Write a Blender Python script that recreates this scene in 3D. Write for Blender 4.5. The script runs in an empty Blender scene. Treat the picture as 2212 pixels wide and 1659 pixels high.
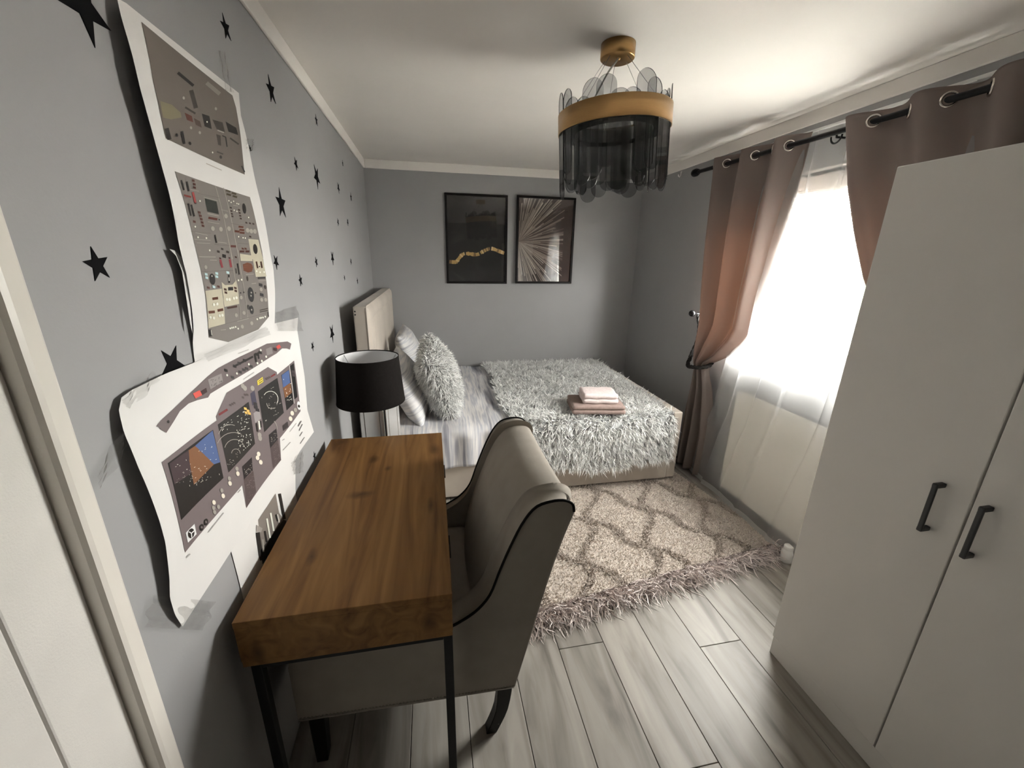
import bpy, bmesh, math, random
import numpy as np
from mathutils import Vector, Matrix
rnd = random.Random(7)
rng = np.random.default_rng(11)
PI = math.pi

# ------------------------------------------------------------------ camera, world, exposure
IW, IH, FPX = 2212.0, 1659.0, 876.444
CAM_Z = 1.56
YAW, PITCH, ROLL = math.radians(11.223), math.radians(17.1515), math.radians(-1.00967)
cf = np.array([math.sin(YAW) * math.cos(PITCH), math.cos(YAW) * math.cos(PITCH), -math.sin(PITCH)])
cr = np.array([math.cos(YAW), -math.sin(YAW), 0.0])
cd = np.cross(cf, cr)
cR = math.cos(ROLL) * cr + math.sin(ROLL) * cd
cD = -math.sin(ROLL) * cr + math.cos(ROLL) * cd
scn = bpy.context.scene
col = scn.collection
cam_data = bpy.data.cameras.new('camera')
cam_data.sensor_width = 36.0
cam_data.lens = 36.0 * FPX / IW
cam_data.clip_start = 0.02
cam_data.clip_end = 400
cam = bpy.data.objects.new('camera', cam_data)
col.objects.link(cam)
M = Matrix.Identity(4)
for i in range(3):
    M[i][0] = cR[i]; M[i][1] = -cD[i]; M[i][2] = -cf[i]
M[0][3], M[1][3], M[2][3] = 0, 0, CAM_Z
cam.matrix_world = M
scn.camera = cam

SKY = 116.0
world = bpy.data.worlds.new('overcast_sky')
scn.world = world
world.use_nodes = True
bg = world.node_tree.nodes['Background']
bg.inputs[0].default_value = (1.0, 0.952, 0.915, 1)
bg.inputs[1].default_value = SKY
vs = scn.view_settings
vs.view_transform = 'Standard'
try: vs.look = 'None'
except Exception: pass
vs.exposure = 0.0
vs.gamma = 1.0
vs.use_curve_mapping = False
try:
    scn.cycles.use_denoising = True
    scn.cycles.max_bounces = 8
    scn.cycles.diffuse_bounces = 5
    scn.cycles.use_adaptive_sampling = True
    scn.cycles.adaptive_threshold = 0.02
    scn.cycles.transparent_max_bounces = 20
    scn.cycles.sample_clamp_indirect = 0.0
    scn.cycles.caustics_reflective = False
    scn.cycles.caustics_refractive = False
except Exception:
    pass

# room numbers (metres)
XL, XR, YB, YN, ZB, ZC = -0.511, 2.0, 3.90, -2.3, 2.257, 2.325
WY0, WY1, WZ0, WZ1 = 1.36, 2.74, 1.0, 2.02       # window opening in the right wall

# daylight enters by the window: sampling portal in the opening
pl = bpy.data.lights.new('window_daylight', 'AREA')
pl.shape = 'RECTANGLE'; pl.size = WZ1 - WZ0; pl.size_y = WY1 - WY0
pl.cycles.is_portal = True
po = bpy.data.objects.new('window_daylight', pl)
col.objects.link(po)
po.location = (XR + 0.17, (WY0 + WY1) / 2, (WZ0 + WZ1) / 2)
po.rotation_euler = (0, math.radians(90), 0)

# ------------------------------------------------------------------ photo pixel -> point on a known plane
def ray(u, v):
    return cR * ((u - IW / 2) / FPX) + cD * ((v - IH / 2) / FPX) + cf
def onx(u, v, x):
    d = ray(u, v); t = x / d[0]
    return (x, d[1] * t, CAM_Z + d[2] * t)
def onz(u, v, z):
    d = ray(u, v); t = (z - CAM_Z) / d[2]
    return (d[0] * t, d[1] * t, z)

# ------------------------------------------------------------------ materials
def lin(c):
    return tuple((x / 255 / 12.92) if x / 255 <= 0.04045 else ((x / 255 + 0.055) / 1.055) ** 2.4 for x in c)
MATS = {}
def mat(name, color, rough=0.6, metal=0.0, noise=0.0, scale=8.0, bump=0.0, bscale=200.0, spec=0.5, stretch=None, sheen=0.0):
    if name in MATS: return MATS[name]
    m = bpy.data.materials.new(name); m.use_nodes = True
    nt = m.node_tree; b = nt.nodes['Principled BSDF']
    b.inputs['Base Color'].default_value = (*color, 1)
    b.inputs['Roughness'].default_value = rough
    b.inputs['Metallic'].default_value = metal
    b.inputs['Specular IOR Level'].default_value = spec
    if sheen: b.inputs['Sheen Weight'].default_value = sheen
    tc = nt.nodes.new('ShaderNodeTexCoord')
    vec = tc.outputs['Object']
    if stretch:
        mp = nt.nodes.new('ShaderNodeMapping'); mp.inputs['Scale'].default_value = stretch
        nt.links.new(vec, mp.inputs[0]); vec = mp.outputs[0]
    if noise:
        n = nt.nodes.new('ShaderNodeTexNoise'); n.inputs['Scale'].default_value = scale; n.inputs['Detail'].default_value = 4
        nt.links.new(vec, n.inputs[0])
        r = nt.nodes.new('ShaderNodeValToRGB')
        r.color_ramp.elements[0].position = 0.3; r.color_ramp.elements[1].position = 0.7
        r.color_ramp.elements[0].color = (*[c * (1 - noise) for c in color], 1)
        r.color_ramp.elements[1].color = (*[min(1, c * (1 + noise)) for c in color], 1)
        nt.links.new(n.outputs[0], r.inputs[0]); nt.links.new(r.outputs[0], b.inputs['Base Color'])
    if bump:
        n2 = nt.nodes.new('ShaderNodeTexNoise'); n2.inputs['Scale'].default_value = bscale; n2.inputs['Detail'].default_value = 3
        nt.links.new(vec, n2.inputs[0])
        bp = nt.nodes.new('ShaderNodeBump'); bp.inputs['Strength'].default_value = bump; bp.inputs['Distance'].default_value = 0.004
        nt.links.new(n2.outputs[0], bp.inputs['Height']); nt.links.new(bp.outputs[0], b.inputs['Normal'])
    MATS[name] = m
    return m
def ramp_mat(name, stretch, scale, stops, rough=0.5, detail=6, bump=0.0, distort=0.0, per_object=0.0, spec=0.5, sheen=0.0):
    """stretched noise through a colour ramp: wood grain, stripes"""
    m = bpy.data.materials.new(name); m.use_nodes = True
    nt = m.node_tree; b = nt.nodes['Principled BSDF']
    b.inputs['Roughness'].default_value = rough
    b.inputs['Specular IOR Level'].default_value = spec
    if sheen: b.inputs['Sheen Weight'].default_value = sheen
    tc = nt.nodes.new('ShaderNodeTexCoord'); mp = nt.nodes.new('ShaderNodeMapping')
    mp.inputs['Scale'].default_value = stretch
    nt.links.new(tc.outputs['Object'], mp.inputs[0])
    vec = mp.outputs[0]
    if per_object:
        oi = nt.nodes.new('ShaderNodeObjectInfo'); ml = nt.nodes.new('ShaderNodeMath'); ml.operation = 'MULTIPLY'; ml.inputs[1].default_value = 37.0
        nt.links.new(oi.outputs['Random'], ml.inputs[0])
        ad = nt.nodes.new('ShaderNodeVectorMath'); ad.operation = 'ADD'
        nt.links.new(vec, ad.inputs[0]); nt.links.new(ml.outputs[0], ad.inputs[1]); vec = ad.outputs[0]
    n = nt.nodes.new('ShaderNodeTexNoise'); n.inputs['Scale'].default_value = scale
    n.inputs['Detail'].default_value = detail; n.inputs['Distortion'].default_value = distort
    nt.links.new(vec, n.inputs[0])
    r = nt.nodes.new('ShaderNodeValToRGB')
    els = r.color_ramp.elements
    while len(els) < len(stops): els.new(0.5)
    for e, (p, c) in zip(els, stops): e.position = p; e.color = (*c, 1)
    nt.links.new(n.outputs[0], r.inputs[0])
    out = r.outputs[0]
    if per_object:
        hs = nt.nodes.new('ShaderNodeHueSaturation')
        mr = nt.nodes.new('ShaderNodeMapRange'); mr.inputs[3].default_value = 1 - per_object; mr.inputs[4].default_value = 1 + per_object
        nt.links.new(oi.outputs['Random'], mr.inputs[0]); nt.links.new(mr.outputs[0], hs.inputs['Value'])
        nt.links.new(out, hs.inputs['Color']); out = hs.outputs[0]
    nt.links.new(out, b.inputs['Base Color'])
    if bump:
        bp = nt.nodes.new('ShaderNodeBump'); bp.inputs['Strength'].default_value = bump; bp.inputs['Distance'].default_value = 0.003
        nt.links.new(n.outputs[0], bp.inputs['Height']); nt.links.new(bp.outputs[0], b.inputs['Normal'])
    MATS[name] = m
    return m
def cloth_through(name, diff, trans, t_amount, see=0.0, noise_see=0.0):
    """diffuse + translucent (+ transparent) thin fabric"""
    m = bpy.data.materials.new(name); m.use_nodes = True
    nt = m.node_tree; nt.nodes.clear()
    o = nt.nodes.new('ShaderNodeOutputMaterial')
    d = nt.nodes.new('ShaderNodeBsdfDiffuse'); d.inputs[0].default_value = (*diff, 1)
    t = nt.nodes.new('ShaderNodeBsdfTranslucent'); t.inputs[0].default_value = (*trans, 1)
    mx = nt.nodes.new('ShaderNodeMixShader'); mx.inputs[0].default_value = t_amount
    nt.links.new(d.outputs[0], mx.inputs[1]); nt.links.new(t.outputs[0], mx.inputs[2])
    last = mx
    if see:
        tr = nt.nodes.new('ShaderNodeBsdfTransparent')
        m2 = nt.nodes.new('ShaderNodeMixShader'); m2.inputs[0].default_value = see
        nt.links.new(mx.outputs[0], m2.inputs[1]); nt.links.new(tr.outputs[0], m2.inputs[2]); last = m2
    nt.links.new(last.outputs[0], o.inputs[0])
    MATS[name] = m
    return m
def thin_glass(name, tint, gloss=0.06, rough=0.02, fresnel=True):
    m = bpy.data.materials.new(name); m.use_nodes = True
    nt = m.node_tree; nt.nodes.clear()
    o = nt.nodes.new('ShaderNodeOutputMaterial')
    t = nt.nodes.new('ShaderNodeBsdfTransparent'); t.inputs[0].default_value = (*tint, 1)
    g = nt.nodes.new('ShaderNodeBsdfGlossy'); g.inputs['Roughness'].default_value = rough
    mx = nt.nodes.new('ShaderNodeMixShader')
    if fresnel:
        lw = nt.nodes.new('ShaderNodeLayerWeight'); lw.inputs[0].default_value = 0.5
        pw = nt.nodes.new('ShaderNodeMath'); pw.operation = 'POWER'; pw.inputs[1].default_value = 4.0
        mr = nt.nodes.new('ShaderNodeMapRange'); mr.inputs[3].default_value = gloss * 0.65; mr.inputs[4].default_value = 0.7
        nt.links.new(lw.outputs['Facing'], pw.inputs[0]); nt.links.new(pw.outputs[0], mr.inputs[0]); nt.links.new(mr.outputs[0], mx.inputs[0])
    else: mx.inputs[0].default_value = gloss
    nt.links.new(t.outputs[0], mx.inputs[1]); nt.links.new(g.outputs[0], mx.inputs[2]); nt.links.new(mx.outputs[0], o.inputs[0])
    MATS[name] = m
    return m
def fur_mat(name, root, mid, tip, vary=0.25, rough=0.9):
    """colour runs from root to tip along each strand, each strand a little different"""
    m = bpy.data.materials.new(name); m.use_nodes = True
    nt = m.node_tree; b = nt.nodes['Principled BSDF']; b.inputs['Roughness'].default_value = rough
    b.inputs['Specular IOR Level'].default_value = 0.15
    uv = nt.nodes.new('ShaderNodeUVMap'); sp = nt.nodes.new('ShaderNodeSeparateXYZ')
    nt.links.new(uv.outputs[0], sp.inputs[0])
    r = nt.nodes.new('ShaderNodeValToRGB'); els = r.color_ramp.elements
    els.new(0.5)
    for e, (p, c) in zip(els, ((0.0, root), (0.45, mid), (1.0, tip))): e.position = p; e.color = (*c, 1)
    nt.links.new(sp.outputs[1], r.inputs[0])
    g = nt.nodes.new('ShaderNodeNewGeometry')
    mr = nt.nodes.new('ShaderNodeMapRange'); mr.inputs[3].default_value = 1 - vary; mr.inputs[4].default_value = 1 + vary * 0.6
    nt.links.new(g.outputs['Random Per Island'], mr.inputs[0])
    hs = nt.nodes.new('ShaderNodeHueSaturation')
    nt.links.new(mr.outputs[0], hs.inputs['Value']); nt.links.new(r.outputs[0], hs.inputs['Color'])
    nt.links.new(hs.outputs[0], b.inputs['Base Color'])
    MATS[name] = m
    return m

PAINT_W = (0.86, 0.83, 0.79)
m_wall = mat('wall_paint_blue_grey', (0.352, 0.352, 0.356), 0.6, noise=0.03, scale=3, bump=0.08, bscale=160)
m_white = mat('white_ceiling_paint', PAINT_W, 0.8, noise=0.02, scale=3, bump=0.06, bscale=120)
m_trim = mat('white_trim_gloss', (0.80, 0.76, 0.70), 0.32, noise=0.03, scale=6)
m_black = mat('black_metal', (0.010, 0.010, 0.011), 0.5, noise=0.2, scale=30, spec=0.2)
m_blackplastic = mat('black_gloss', (0.01, 0.01, 0.011), 0.25, noise=0.2, scale=30)

# ------------------------------------------------------------------ object helpers
ORG = {}
def reg(o, origin, parent):
    o.parent = parent
    base = ORG[parent.name] if parent is not None else (0, 0, 0)
    o.location = tuple(origin[i] - base[i] for i in range(3))
    ORG[o.name] = tuple(origin)
def tag(o, label=None, cat=None, group=None, kind=None):
    if label: o['label'] = label
    if cat: o['category'] = cat
    if group: o['group'] = group
    if kind: o['kind'] = kind
    return o
def thing(name, loc, label, cat, group=None):
    o = bpy.data.objects.new(name, None); o.empty_display_size = 0.05
    col.objects.link(o); reg(o, loc, None)
    return tag(o, label, cat, group)
def obj(name, V, Fc, m, parent=None, smooth=False, origin=None, mats=None, fmi=None, kind=None):
    """one mesh object from world-space vertices"""
    V = np.asarray(V, float)
    if origin is None:
        origin = ORG[parent.name] if parent is not None else ((V[:, 0].min() + V[:, 0].max()) / 2, (V[:, 1].min() + V[:, 1].max()) / 2, V[:, 2].min())
    me = bpy.data.meshes.new(name)
    me.from_pydata((V - np.array(origin)).tolist(), [], Fc)
    for mm in (mats or [m]): me.materials.append(mm)
    if fmi is not None: me.polygons.foreach_set('material_index', fmi)
    if smooth: me.polygons.foreach_set('use_smooth', [True] * len(me.polygons))
    me.update()
    o = bpy.data.objects.new(name, me); col.objects.link(o)
    reg(o, origin, parent)
    if kind: o['kind'] = kind
    return o
def bm_obj(name, bm, m, parent=None, smooth=False, origin=None, mats=None):
    bm.normal_update()
    bm.verts.index_update()
    V = [v.co[:] for v in bm.verts]; Fc = [[v.index for v in f.verts] for f in bm.faces]
    fmi = [f.material_index for f in bm.faces]
    bm.free()
    return obj(name, V, Fc, m, parent, smooth, origin, mats, fmi if mats else None)
def bbox(bm, lo, hi, bev=0.0, seg=2, rot=None, mi=0):
    """bevelled box added to a bmesh"""
    b2 = bmesh.new()
    bmesh.ops.create_cube(b2, size=1.0)
    c = [(lo[i] + hi[i]) / 2 for i in range(3)]; s = [hi[i] - lo[i] for i in range(3)]
    for v in b2.verts: v.co = Vector((v.co[0] * s[0], v.co[1] * s[1], v.co[2] * s[2]))
    if bev: bmesh.ops.bevel(b2, geom=b2.edges[:], offset=min(bev, min(s) * 0.45), segments=seg, profile=0.5, affect='EDGES')
    R3 = rot if rot is not None else Matrix.Identity(3)
    off = len(bm.verts)
    vs_ = [bm.verts.new(R3 @ v.co + Vector(c)) for v in b2.verts]
    b2.verts.index_update()
    for f in b2.faces:
        nf = bm.faces.new([vs_[v.index] for v in f.verts]); nf.material_index = mi
    b2.free()
    return bm
def box(name, lo, hi, m, parent=None, bev=0.002, seg=2, rot=None, origin=None, smooth=False):
    bm = bmesh.new(); bbox(bm, lo, hi, bev, seg, rot)
    return bm_obj(name, bm, m, parent, smooth, origin)
def tube_geo(pts, r, n=8, cap=True):
    pts = [Vector(p) for p in pts]
    V, Fc = [], []
    up = None
    for i, p in enumerate(pts):
        t = (pts[min(i + 1, len(pts) - 1)] - pts[max(i - 1, 0)]).normalized()
        if up is None: up = t.orthogonal().normalized()
        else:
            up = (up - t * up.dot(t))
            up = up.normalized() if up.length > 1e-6 else t.orthogonal().normalized()
        s = t.cross(up)
        rr = r[i] if hasattr(r, '__len__') else r
        for k in range(n):
            a = 2 * PI * k / n
            V.append((p + (up * math.cos(a) + s * math.sin(a)) * rr)[:])
    for i in range(len(pts) - 1):
        for k in range(n):
            a = i * n + k; b = i * n + (k + 1) % n
            Fc.append([a, b, b + n, a + n])
    if cap:
        Fc.append(list(range(n))[::-1]); Fc.append([(len(pts) - 1) * n + k for k in range(n)])
    return V, Fc
def tube(name, pts, r, m, parent=None, n=8, origin=None):
    V, Fc = tube_geo(pts, r, n)
    return obj(name, V, Fc, m, parent, True, origin)
def lathe_geo(prof, c, n=32, ax=2):
    V, Fc = [], []
    for (r, z) in prof:
        for k in range(n):
            a = 2 * PI * k / n
            p = (c[0] + r * math.cos(a), c[1] + r * math.sin(a), c[2] + z) if ax == 2 else (c[0] + z, c[1] + r * math.cos(a), c[2] + r * math.sin(a)) if ax == 0 else (c[0] + r * math.cos(a), c[1] + z, c[2] + r * math.sin(a))
            V.append(p)
    for i in range(len(prof) - 1):
        for k in range(n):
            a = i * n + k; b = i * n + (k + 1) % n
            Fc.append([a, b, b + n, a + n])
    return V, Fc
def lathe(name, prof, c, m, parent=None, n=32, ax=2, origin=None, smooth=True):
    V, Fc = lathe_geo(prof, c, n, ax)
    return obj(name, V, Fc, m, parent, smooth, origin)
def grid_faces(nu, nv):
    return [[j * (nu + 1) + i, j * (nu + 1) + i + 1, (j + 1) * (nu + 1) + i + 1, (j + 1) * (nu + 1) + i] for j in range(nv) for i in range(nu)]
def grid(name, fn, nu, nv, m, parent=None, smooth=True, origin=None, thick=0.0):
    V = [fn(i / nu, j / nv) for j in range(nv + 1) for i in range(nu + 1)]
    o = obj(name, V, grid_faces(nu, nv), m, parent, smooth, origin)
    if thick:
        md = o.modifiers.new('thickness', 'SOLIDIFY'); md.thickness = thick; md.offset = 0
    return o
def prism_y(bm, poly, y0, y1, mi=0):
    """XZ polygon pulled from y0 to y1"""
    a = [bm.verts.new((p[0], y0, p[1])) for p in poly]; b = [bm.verts.new((p[0], y1, p[1])) for p in poly]
    n = len(poly)
    fs = [bm.faces.new(a), bm.faces.new(b[::-1])]
    for i in range(n): fs.append(bm.faces.new([a[i], b[i], b[(i + 1) % n], a[(i + 1) % n]]))
    for f in fs: f.material_index = mi
    bmesh.ops.recalc_face_normals(bm, faces=bm.faces)
    return fs
def interp(x, xs, ys):
    o = np.argsort(xs)
    return float(np.interp(x, np.array(xs)[o], np.array(ys)[o]))
def smooth_poly(pts, n):
    """Catmull-Rom through points, n samples"""
    P = np.array(pts, float); out = []
    m = len(P) - 1
    for k in range(n):
        t = k / (n - 1) * m; i = min(int(t), m - 1); f = t - i
        p0, p1, p2, p3 = P[max(i - 1, 0)], P[i], P[i + 1], P[min(i + 2, m)]
        out.append(0.5 * ((2 * p1) + (-p0 + p2) * f + (2 * p0 - 5 * p1 + 4 * p2 - p3) * f * f + (-p0 + 3 * p1 - 3 * p2 + p3) * f ** 3))
    return np.array(out)
def blades(name, P, N, length, width, m, parent, lean=0.6, droop=0.0, curl=0.3, flow=None, segs=2, seed=1, kind='stuff', origin=None, clump=0, lim=None, wig=0.0):
    """strands of pile as one mesh: P roots, N normals"""
    r = np.random.default_rng(seed)
    n = len(P)
    L = length * (0.65 + 0.6 * r.random(n)) if np.isscalar(length) else length
    rd = r.normal(size=(n, 3))
    if clump: rd = np.repeat(rd[:(n + clump - 1) // clump], clump, 0)[:n] + 0.45 * rd
    rd -= (rd * N).sum(1)[:, None] * N
    rd /= np.linalg.norm(rd, axis=1)[:, None] + 1e-9
    if flow is not None: rd = rd * 0.75 + flow; rd /= np.linalg.norm(rd, axis=1)[:, None] + 1e-9
    D = N + rd * (lean * (0.4 + 0.9 * r.random(n)))[:, None]
    D /= np.linalg.norm(D, axis=1)[:, None]
    C = np.clip(r.normal(size=(n, 3)), -1.3, 1.3) * curl; C[:, 2] -= droop
    S = np.cross(D, r.normal(size=(n, 3))); S /= np.linalg.norm(S, axis=1)[:, None] + 1e-9
    W = width * (0.6 + 0.8 * r.random(n))
    S2 = np.cross(D, S); wf = 5 + 5 * r.random(n); wp = 6.3 * r.random(n)
    rows = []; uvv = []
    for k in range(segs + 1):
        t = k / segs
        c = P + D * (L * t)[:, None] + C * (L * t * t)[:, None]
        if wig: c = c + S * (wig * t * np.sin(wf * t + wp))[:, None] + S2 * (wig * 0.7 * t * np.cos(wf * 0.8 * t + wp))[:, None]
        w = W * (1 - (0.75 if not wig else 0.5) * t)
        if k < segs:
            rows += [c - S * w[:, None] / 2, c + S * w[:, None] / 2]; uvv += [t, t]
        else:
            rows += [c]; uvv += [1.0]
    k = len(rows)
    V = np.stack(rows, 1).reshape(-1, 3)
    if lim is not None: V[:, lim[0]] = np.minimum(V[:, lim[0]], lim[1])
    q = []; tr = None
    for s in range(segs - 1): q.append([2 * s, 2 * s + 1, 2 * s + 3, 2 * s + 2])
    tr = [2 * (segs - 1), 2 * (segs - 1) + 1, 2 * segs]
    base = (np.arange(n) * k)[:, None]
    loops = [base + np.array(x)[None] for x in q] + [base + np.array(tr)[None]]
    sizes = [4] * len(q) + [3]
    lv = np.concatenate(loops, 1).reshape(-1)
    lt = np.tile(np.array(sizes), n)
    ls = np.concatenate([[0], np.cumsum(lt)[:-1]])
    if origin is None: origin = ORG[parent.name]
    me = bpy.data.meshes.new(name)
    me.vertices.add(len(V)); me.vertices.foreach_set('co', (V - np.array(origin)).astype(np.float32).ravel())
    me.loops.add(len(lv)); me.loops.foreach_set('vertex_index', lv.astype(np.int32))
    me.polygons.add(len(lt)); me.polygons.foreach_set('loop_start', ls.astype(np.int32)); me.polygons.foreach_set('loop_total', lt.astype(np.int32))
    me.materials.append(m)
    uvl = me.uv_layers.new(name='UVMap')
    uva = np.zeros((len(lv), 2), np.float32); uva[:, 1] = np.tile(np.array(uvv), n)[lv]
    uvl.data.foreach_set('uv', uva.ravel())
    me.update(calc_edges=True)
    o = bpy.data.objects.new(name, me); col.objects.link(o); reg(o, origin, parent)
    if kind: o['kind'] = kind
    return o

# ================================================================== THE SETTING
def struct(o): o['kind'] = 'structure'; return o
# floor: sub floor and laminate planks
floor = struct(box('floor', (XL - 0.2, YN, -0.06), (XR + 0.25, YB, -0.0125), mat('floor_underlay', (0.02, 0.018, 0.016), 0.9, noise=0.1, spec=0.1), bev=0))
m_plank = ramp_mat('grey_oak_laminate', (5.5, 0.75, 1.0), 2.4, [(0.26, (0.145, 0.130, 0.115)), (0.42, (0.25, 0.230, 0.205)), (0.56, (0.325, 0.302, 0.272)), (0.78, (0.40, 0.375, 0.34))], rough=0.42, detail=9, bump=0.05, distort=0.9, per_object=0.10, spec=0.3)
PW, PX0 = 0.1975, 0.4645
starts = {0: 1.231, 1: 0.753, 2: 1.95, 3: 1.135, 4: 0.42, 5: 1.62, -1: 1.9, -2: 0.30, -3: 1.4, -4: 0.9, -5: 0.5, 6: 0.9, 7: 1.7}
PLEN = 1.38
for k in range(-5, 8):
    x0 = PX0 + k * PW; x1 = x0 + PW
    if x1 < XL or x0 > XR: continue
    x0c, x1c = max(x0, XL) + 0.0011, min(x1, XR) - 0.0011
    ys = []
    y = starts.get(k, 1.0)
    while y > YN: y -= PLEN
    edges = [YN]
    y += PLEN
    while y < YB: edges.append(y); y += PLEN
    edges.append(YB)
    for a, b in zip(edges[:-1], edges[1:]):
        if b - a < 0.02: continue
        bm = bmesh.new(); bbox(bm, (x0c, a + 0.0011, -0.012), (x1c, b - 0.0011, 0.0), 0.0012, 1)
        bm_obj('plank', bm, m_plank, floor, origin=((x0c + x1c) / 2, (a + b) / 2, -0.012))
ceiling = struct(box('ceiling', (XL - 0.2, YN, ZC), (XR + 0.3, YB + 0.2, ZC + 0.1), m_white, bev=0))
struct(box('wall_left', (XL - 0.2, YN, -0.06), (XL, YB + 0.2, ZC), m_wall, bev=0))
struct(box('wall_back', (XL, YB, -0.06), (XR, YB + 0.2, ZC), m_wall, bev=0))
struct(box('wall_near', (XL - 0.2, YN - 0.1, -0.06), (XR + 0.3, YN, ZC), m_wall, bev=0))
bm = bmesh.new()
bbox(bm, (XR, YN, -0.06), (XR + 0.3, WY0, ZC)); bbox(bm, (XR, WY1, -0.06), (XR + 0.3, YB + 0.2, ZC))
bbox(bm, (XR, WY0, -0.06), (XR + 0.3, WY1, WZ0)); bbox(bm, (XR, WY0, WZ1), (XR + 0.3, WY1, ZC))
wall_right = struct(bm_obj('wall_right', bm, m_wall))
# white band under the ceiling and white window reveal
def band(name, lo, hi):
    return struct(box(name, lo, hi, m_white, bev=0.004))
band('trim_1', (XL, YN, ZB), (XL + 0.012, YB, ZC))
band('trim_2', (XL + 0.012, YB - 0.012, ZB), (XR - 0.012, YB, ZC))
band('trim_3', (XR - 0.012, YN, ZB), (XR, YB, ZC))
bm = bmesh.new()
bbox(bm, (XR - 0.003, WY0 - 0.004, WZ1), (XR + 0.13, WY1 + 0.004, WZ1 + 0.012)); bbox(bm, (XR - 0.003, WY0 - 0.012, WZ0), (XR + 0.13, WY0, WZ1 + 0.012)); bbox(bm, (XR - 0.003, WY1, WZ0), (XR + 0.13, WY1 + 0.012, WZ1 + 0.012))
struct(bm_obj('trim_4', bm, m_white))
# window: frame, sashes, glass panes, sill
m_pvc = mat('white_window_plastic', (0.82, 0.82, 0.80), 0.3, noise=0.02)
m_pane = thin_glass('window_glass', (0.96, 0.98, 0.97))
win = struct(bpy.data.objects.new('window_1', None)); col.objects.link(win); reg(win, (XR + 0.15, (WY0 + WY1) / 2, WZ0), None)
bm = bmesh.new(); fx0, fx1, fw = XR + 0.12, XR + 0.19, 0.06
bbox(bm, (fx0, WY0, WZ0), (fx1, WY1, WZ0 + fw), 0.006); bbox(bm, (fx0, WY0, WZ1 - fw), (fx1, WY1, WZ1), 0.006)
bbox(bm, (fx0, WY0, WZ0 + fw), (fx1, WY0 + fw, WZ1 - fw), 0.006); bbox(bm, (fx0, WY1 - fw, WZ0 + fw), (fx1, WY1, WZ1 - fw), 0.006)
bm_obj('frame', bm, m_pvc, win)
ym = 1.70
def sash(y0, y1):
    z0, z1, w = WZ0 + fw, WZ1 - fw, 0.05
    bm = bmesh.new()
    bbox(bm, (fx0 - 0.01, y0, z0), (fx1 - 0.01, y1, z0 + w), 0.006); bbox(bm, (fx0 - 0.01, y0, z1 - w), (fx1 - 0.01, y1, z1), 0.006)
    bbox(bm, (fx0 - 0.01, y0, z0 + w), (fx1 - 0.01, y0 + w, z1 - w), 0.006); bbox(bm, (fx0 - 0.01, y1 - w, z0 + w), (fx1 - 0.01, y1, z1 - w), 0.006)
    s = bm_obj('sash', bm, m_pvc, win)
    box('pane', (fx0 + 0.02, y0 + w, z0 + w), (fx0 + 0.024, y1 - w, z1 - w), m_pane, s, bev=0)
sash(WY0 + fw, 1.62); sash(1.62, WY1 - fw)
box('sill', (XR - 0.012, WY0 + 0.002, WZ0 - 0.025), (XR + 0.13, WY1 - 0.05, WZ0 + 0.002), m_pvc, win, bev=0.006)
# door in the left wall, far jamb in view
door = struct(bpy.data.objects.new('door_1', None)); col.objects.link(door); reg(door, (XL, 0.1, 0), None)
m_door = mat('white_textured_door', (0.70, 0.675, 0.64), 0.6, noise=0.03, scale=12, bump=0.12, bscale=420)
leaf = box('leaf', (XL - 0.002, -0.30, 0.006), (XL + 0.006, 0.4705, 2.02), m_door, door, bev=0.003)
box('leaf_stile', (XL - 0.002, 0.4735, 0.006), (XL + 0.006, 0.5725, 2.02), m_door, door, bev=0.003)
bm = bmesh.new()
prof = [(XL, 0.573), (XL + 0.022, 0.573), (XL + 0.028, 0.576), (XL + 0.030, 0.583), (XL + 0.029, 0.606), (XL + 0.025, 0.613), (XL, 0.613)]
va = [bm.verts.new((p[0], p[1], 0.0)) for p in prof]; vb = [bm.verts.new((p[0], p[1], 2.10)) for p in prof]
for i in range(len(prof) - 1): bm.faces.new([va[i], va[i + 1], vb[i + 1], vb[i]])
bm.faces.new(vb); bm.faces.new(va[::-1]); bmesh.ops.recalc_face_normals(bm, faces=bm.faces)
bm_obj('casing', bm, m_trim, door)
box('casing', (XL, -0.36, 2.03), (XL + 0.03, 0.573, 2.10), m_trim, door, bev=0.004)
box('casing', (XL, -0.36, 0), (XL + 0.03, -0.30, 2.03), m_trim, door, bev=0.004)

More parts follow.
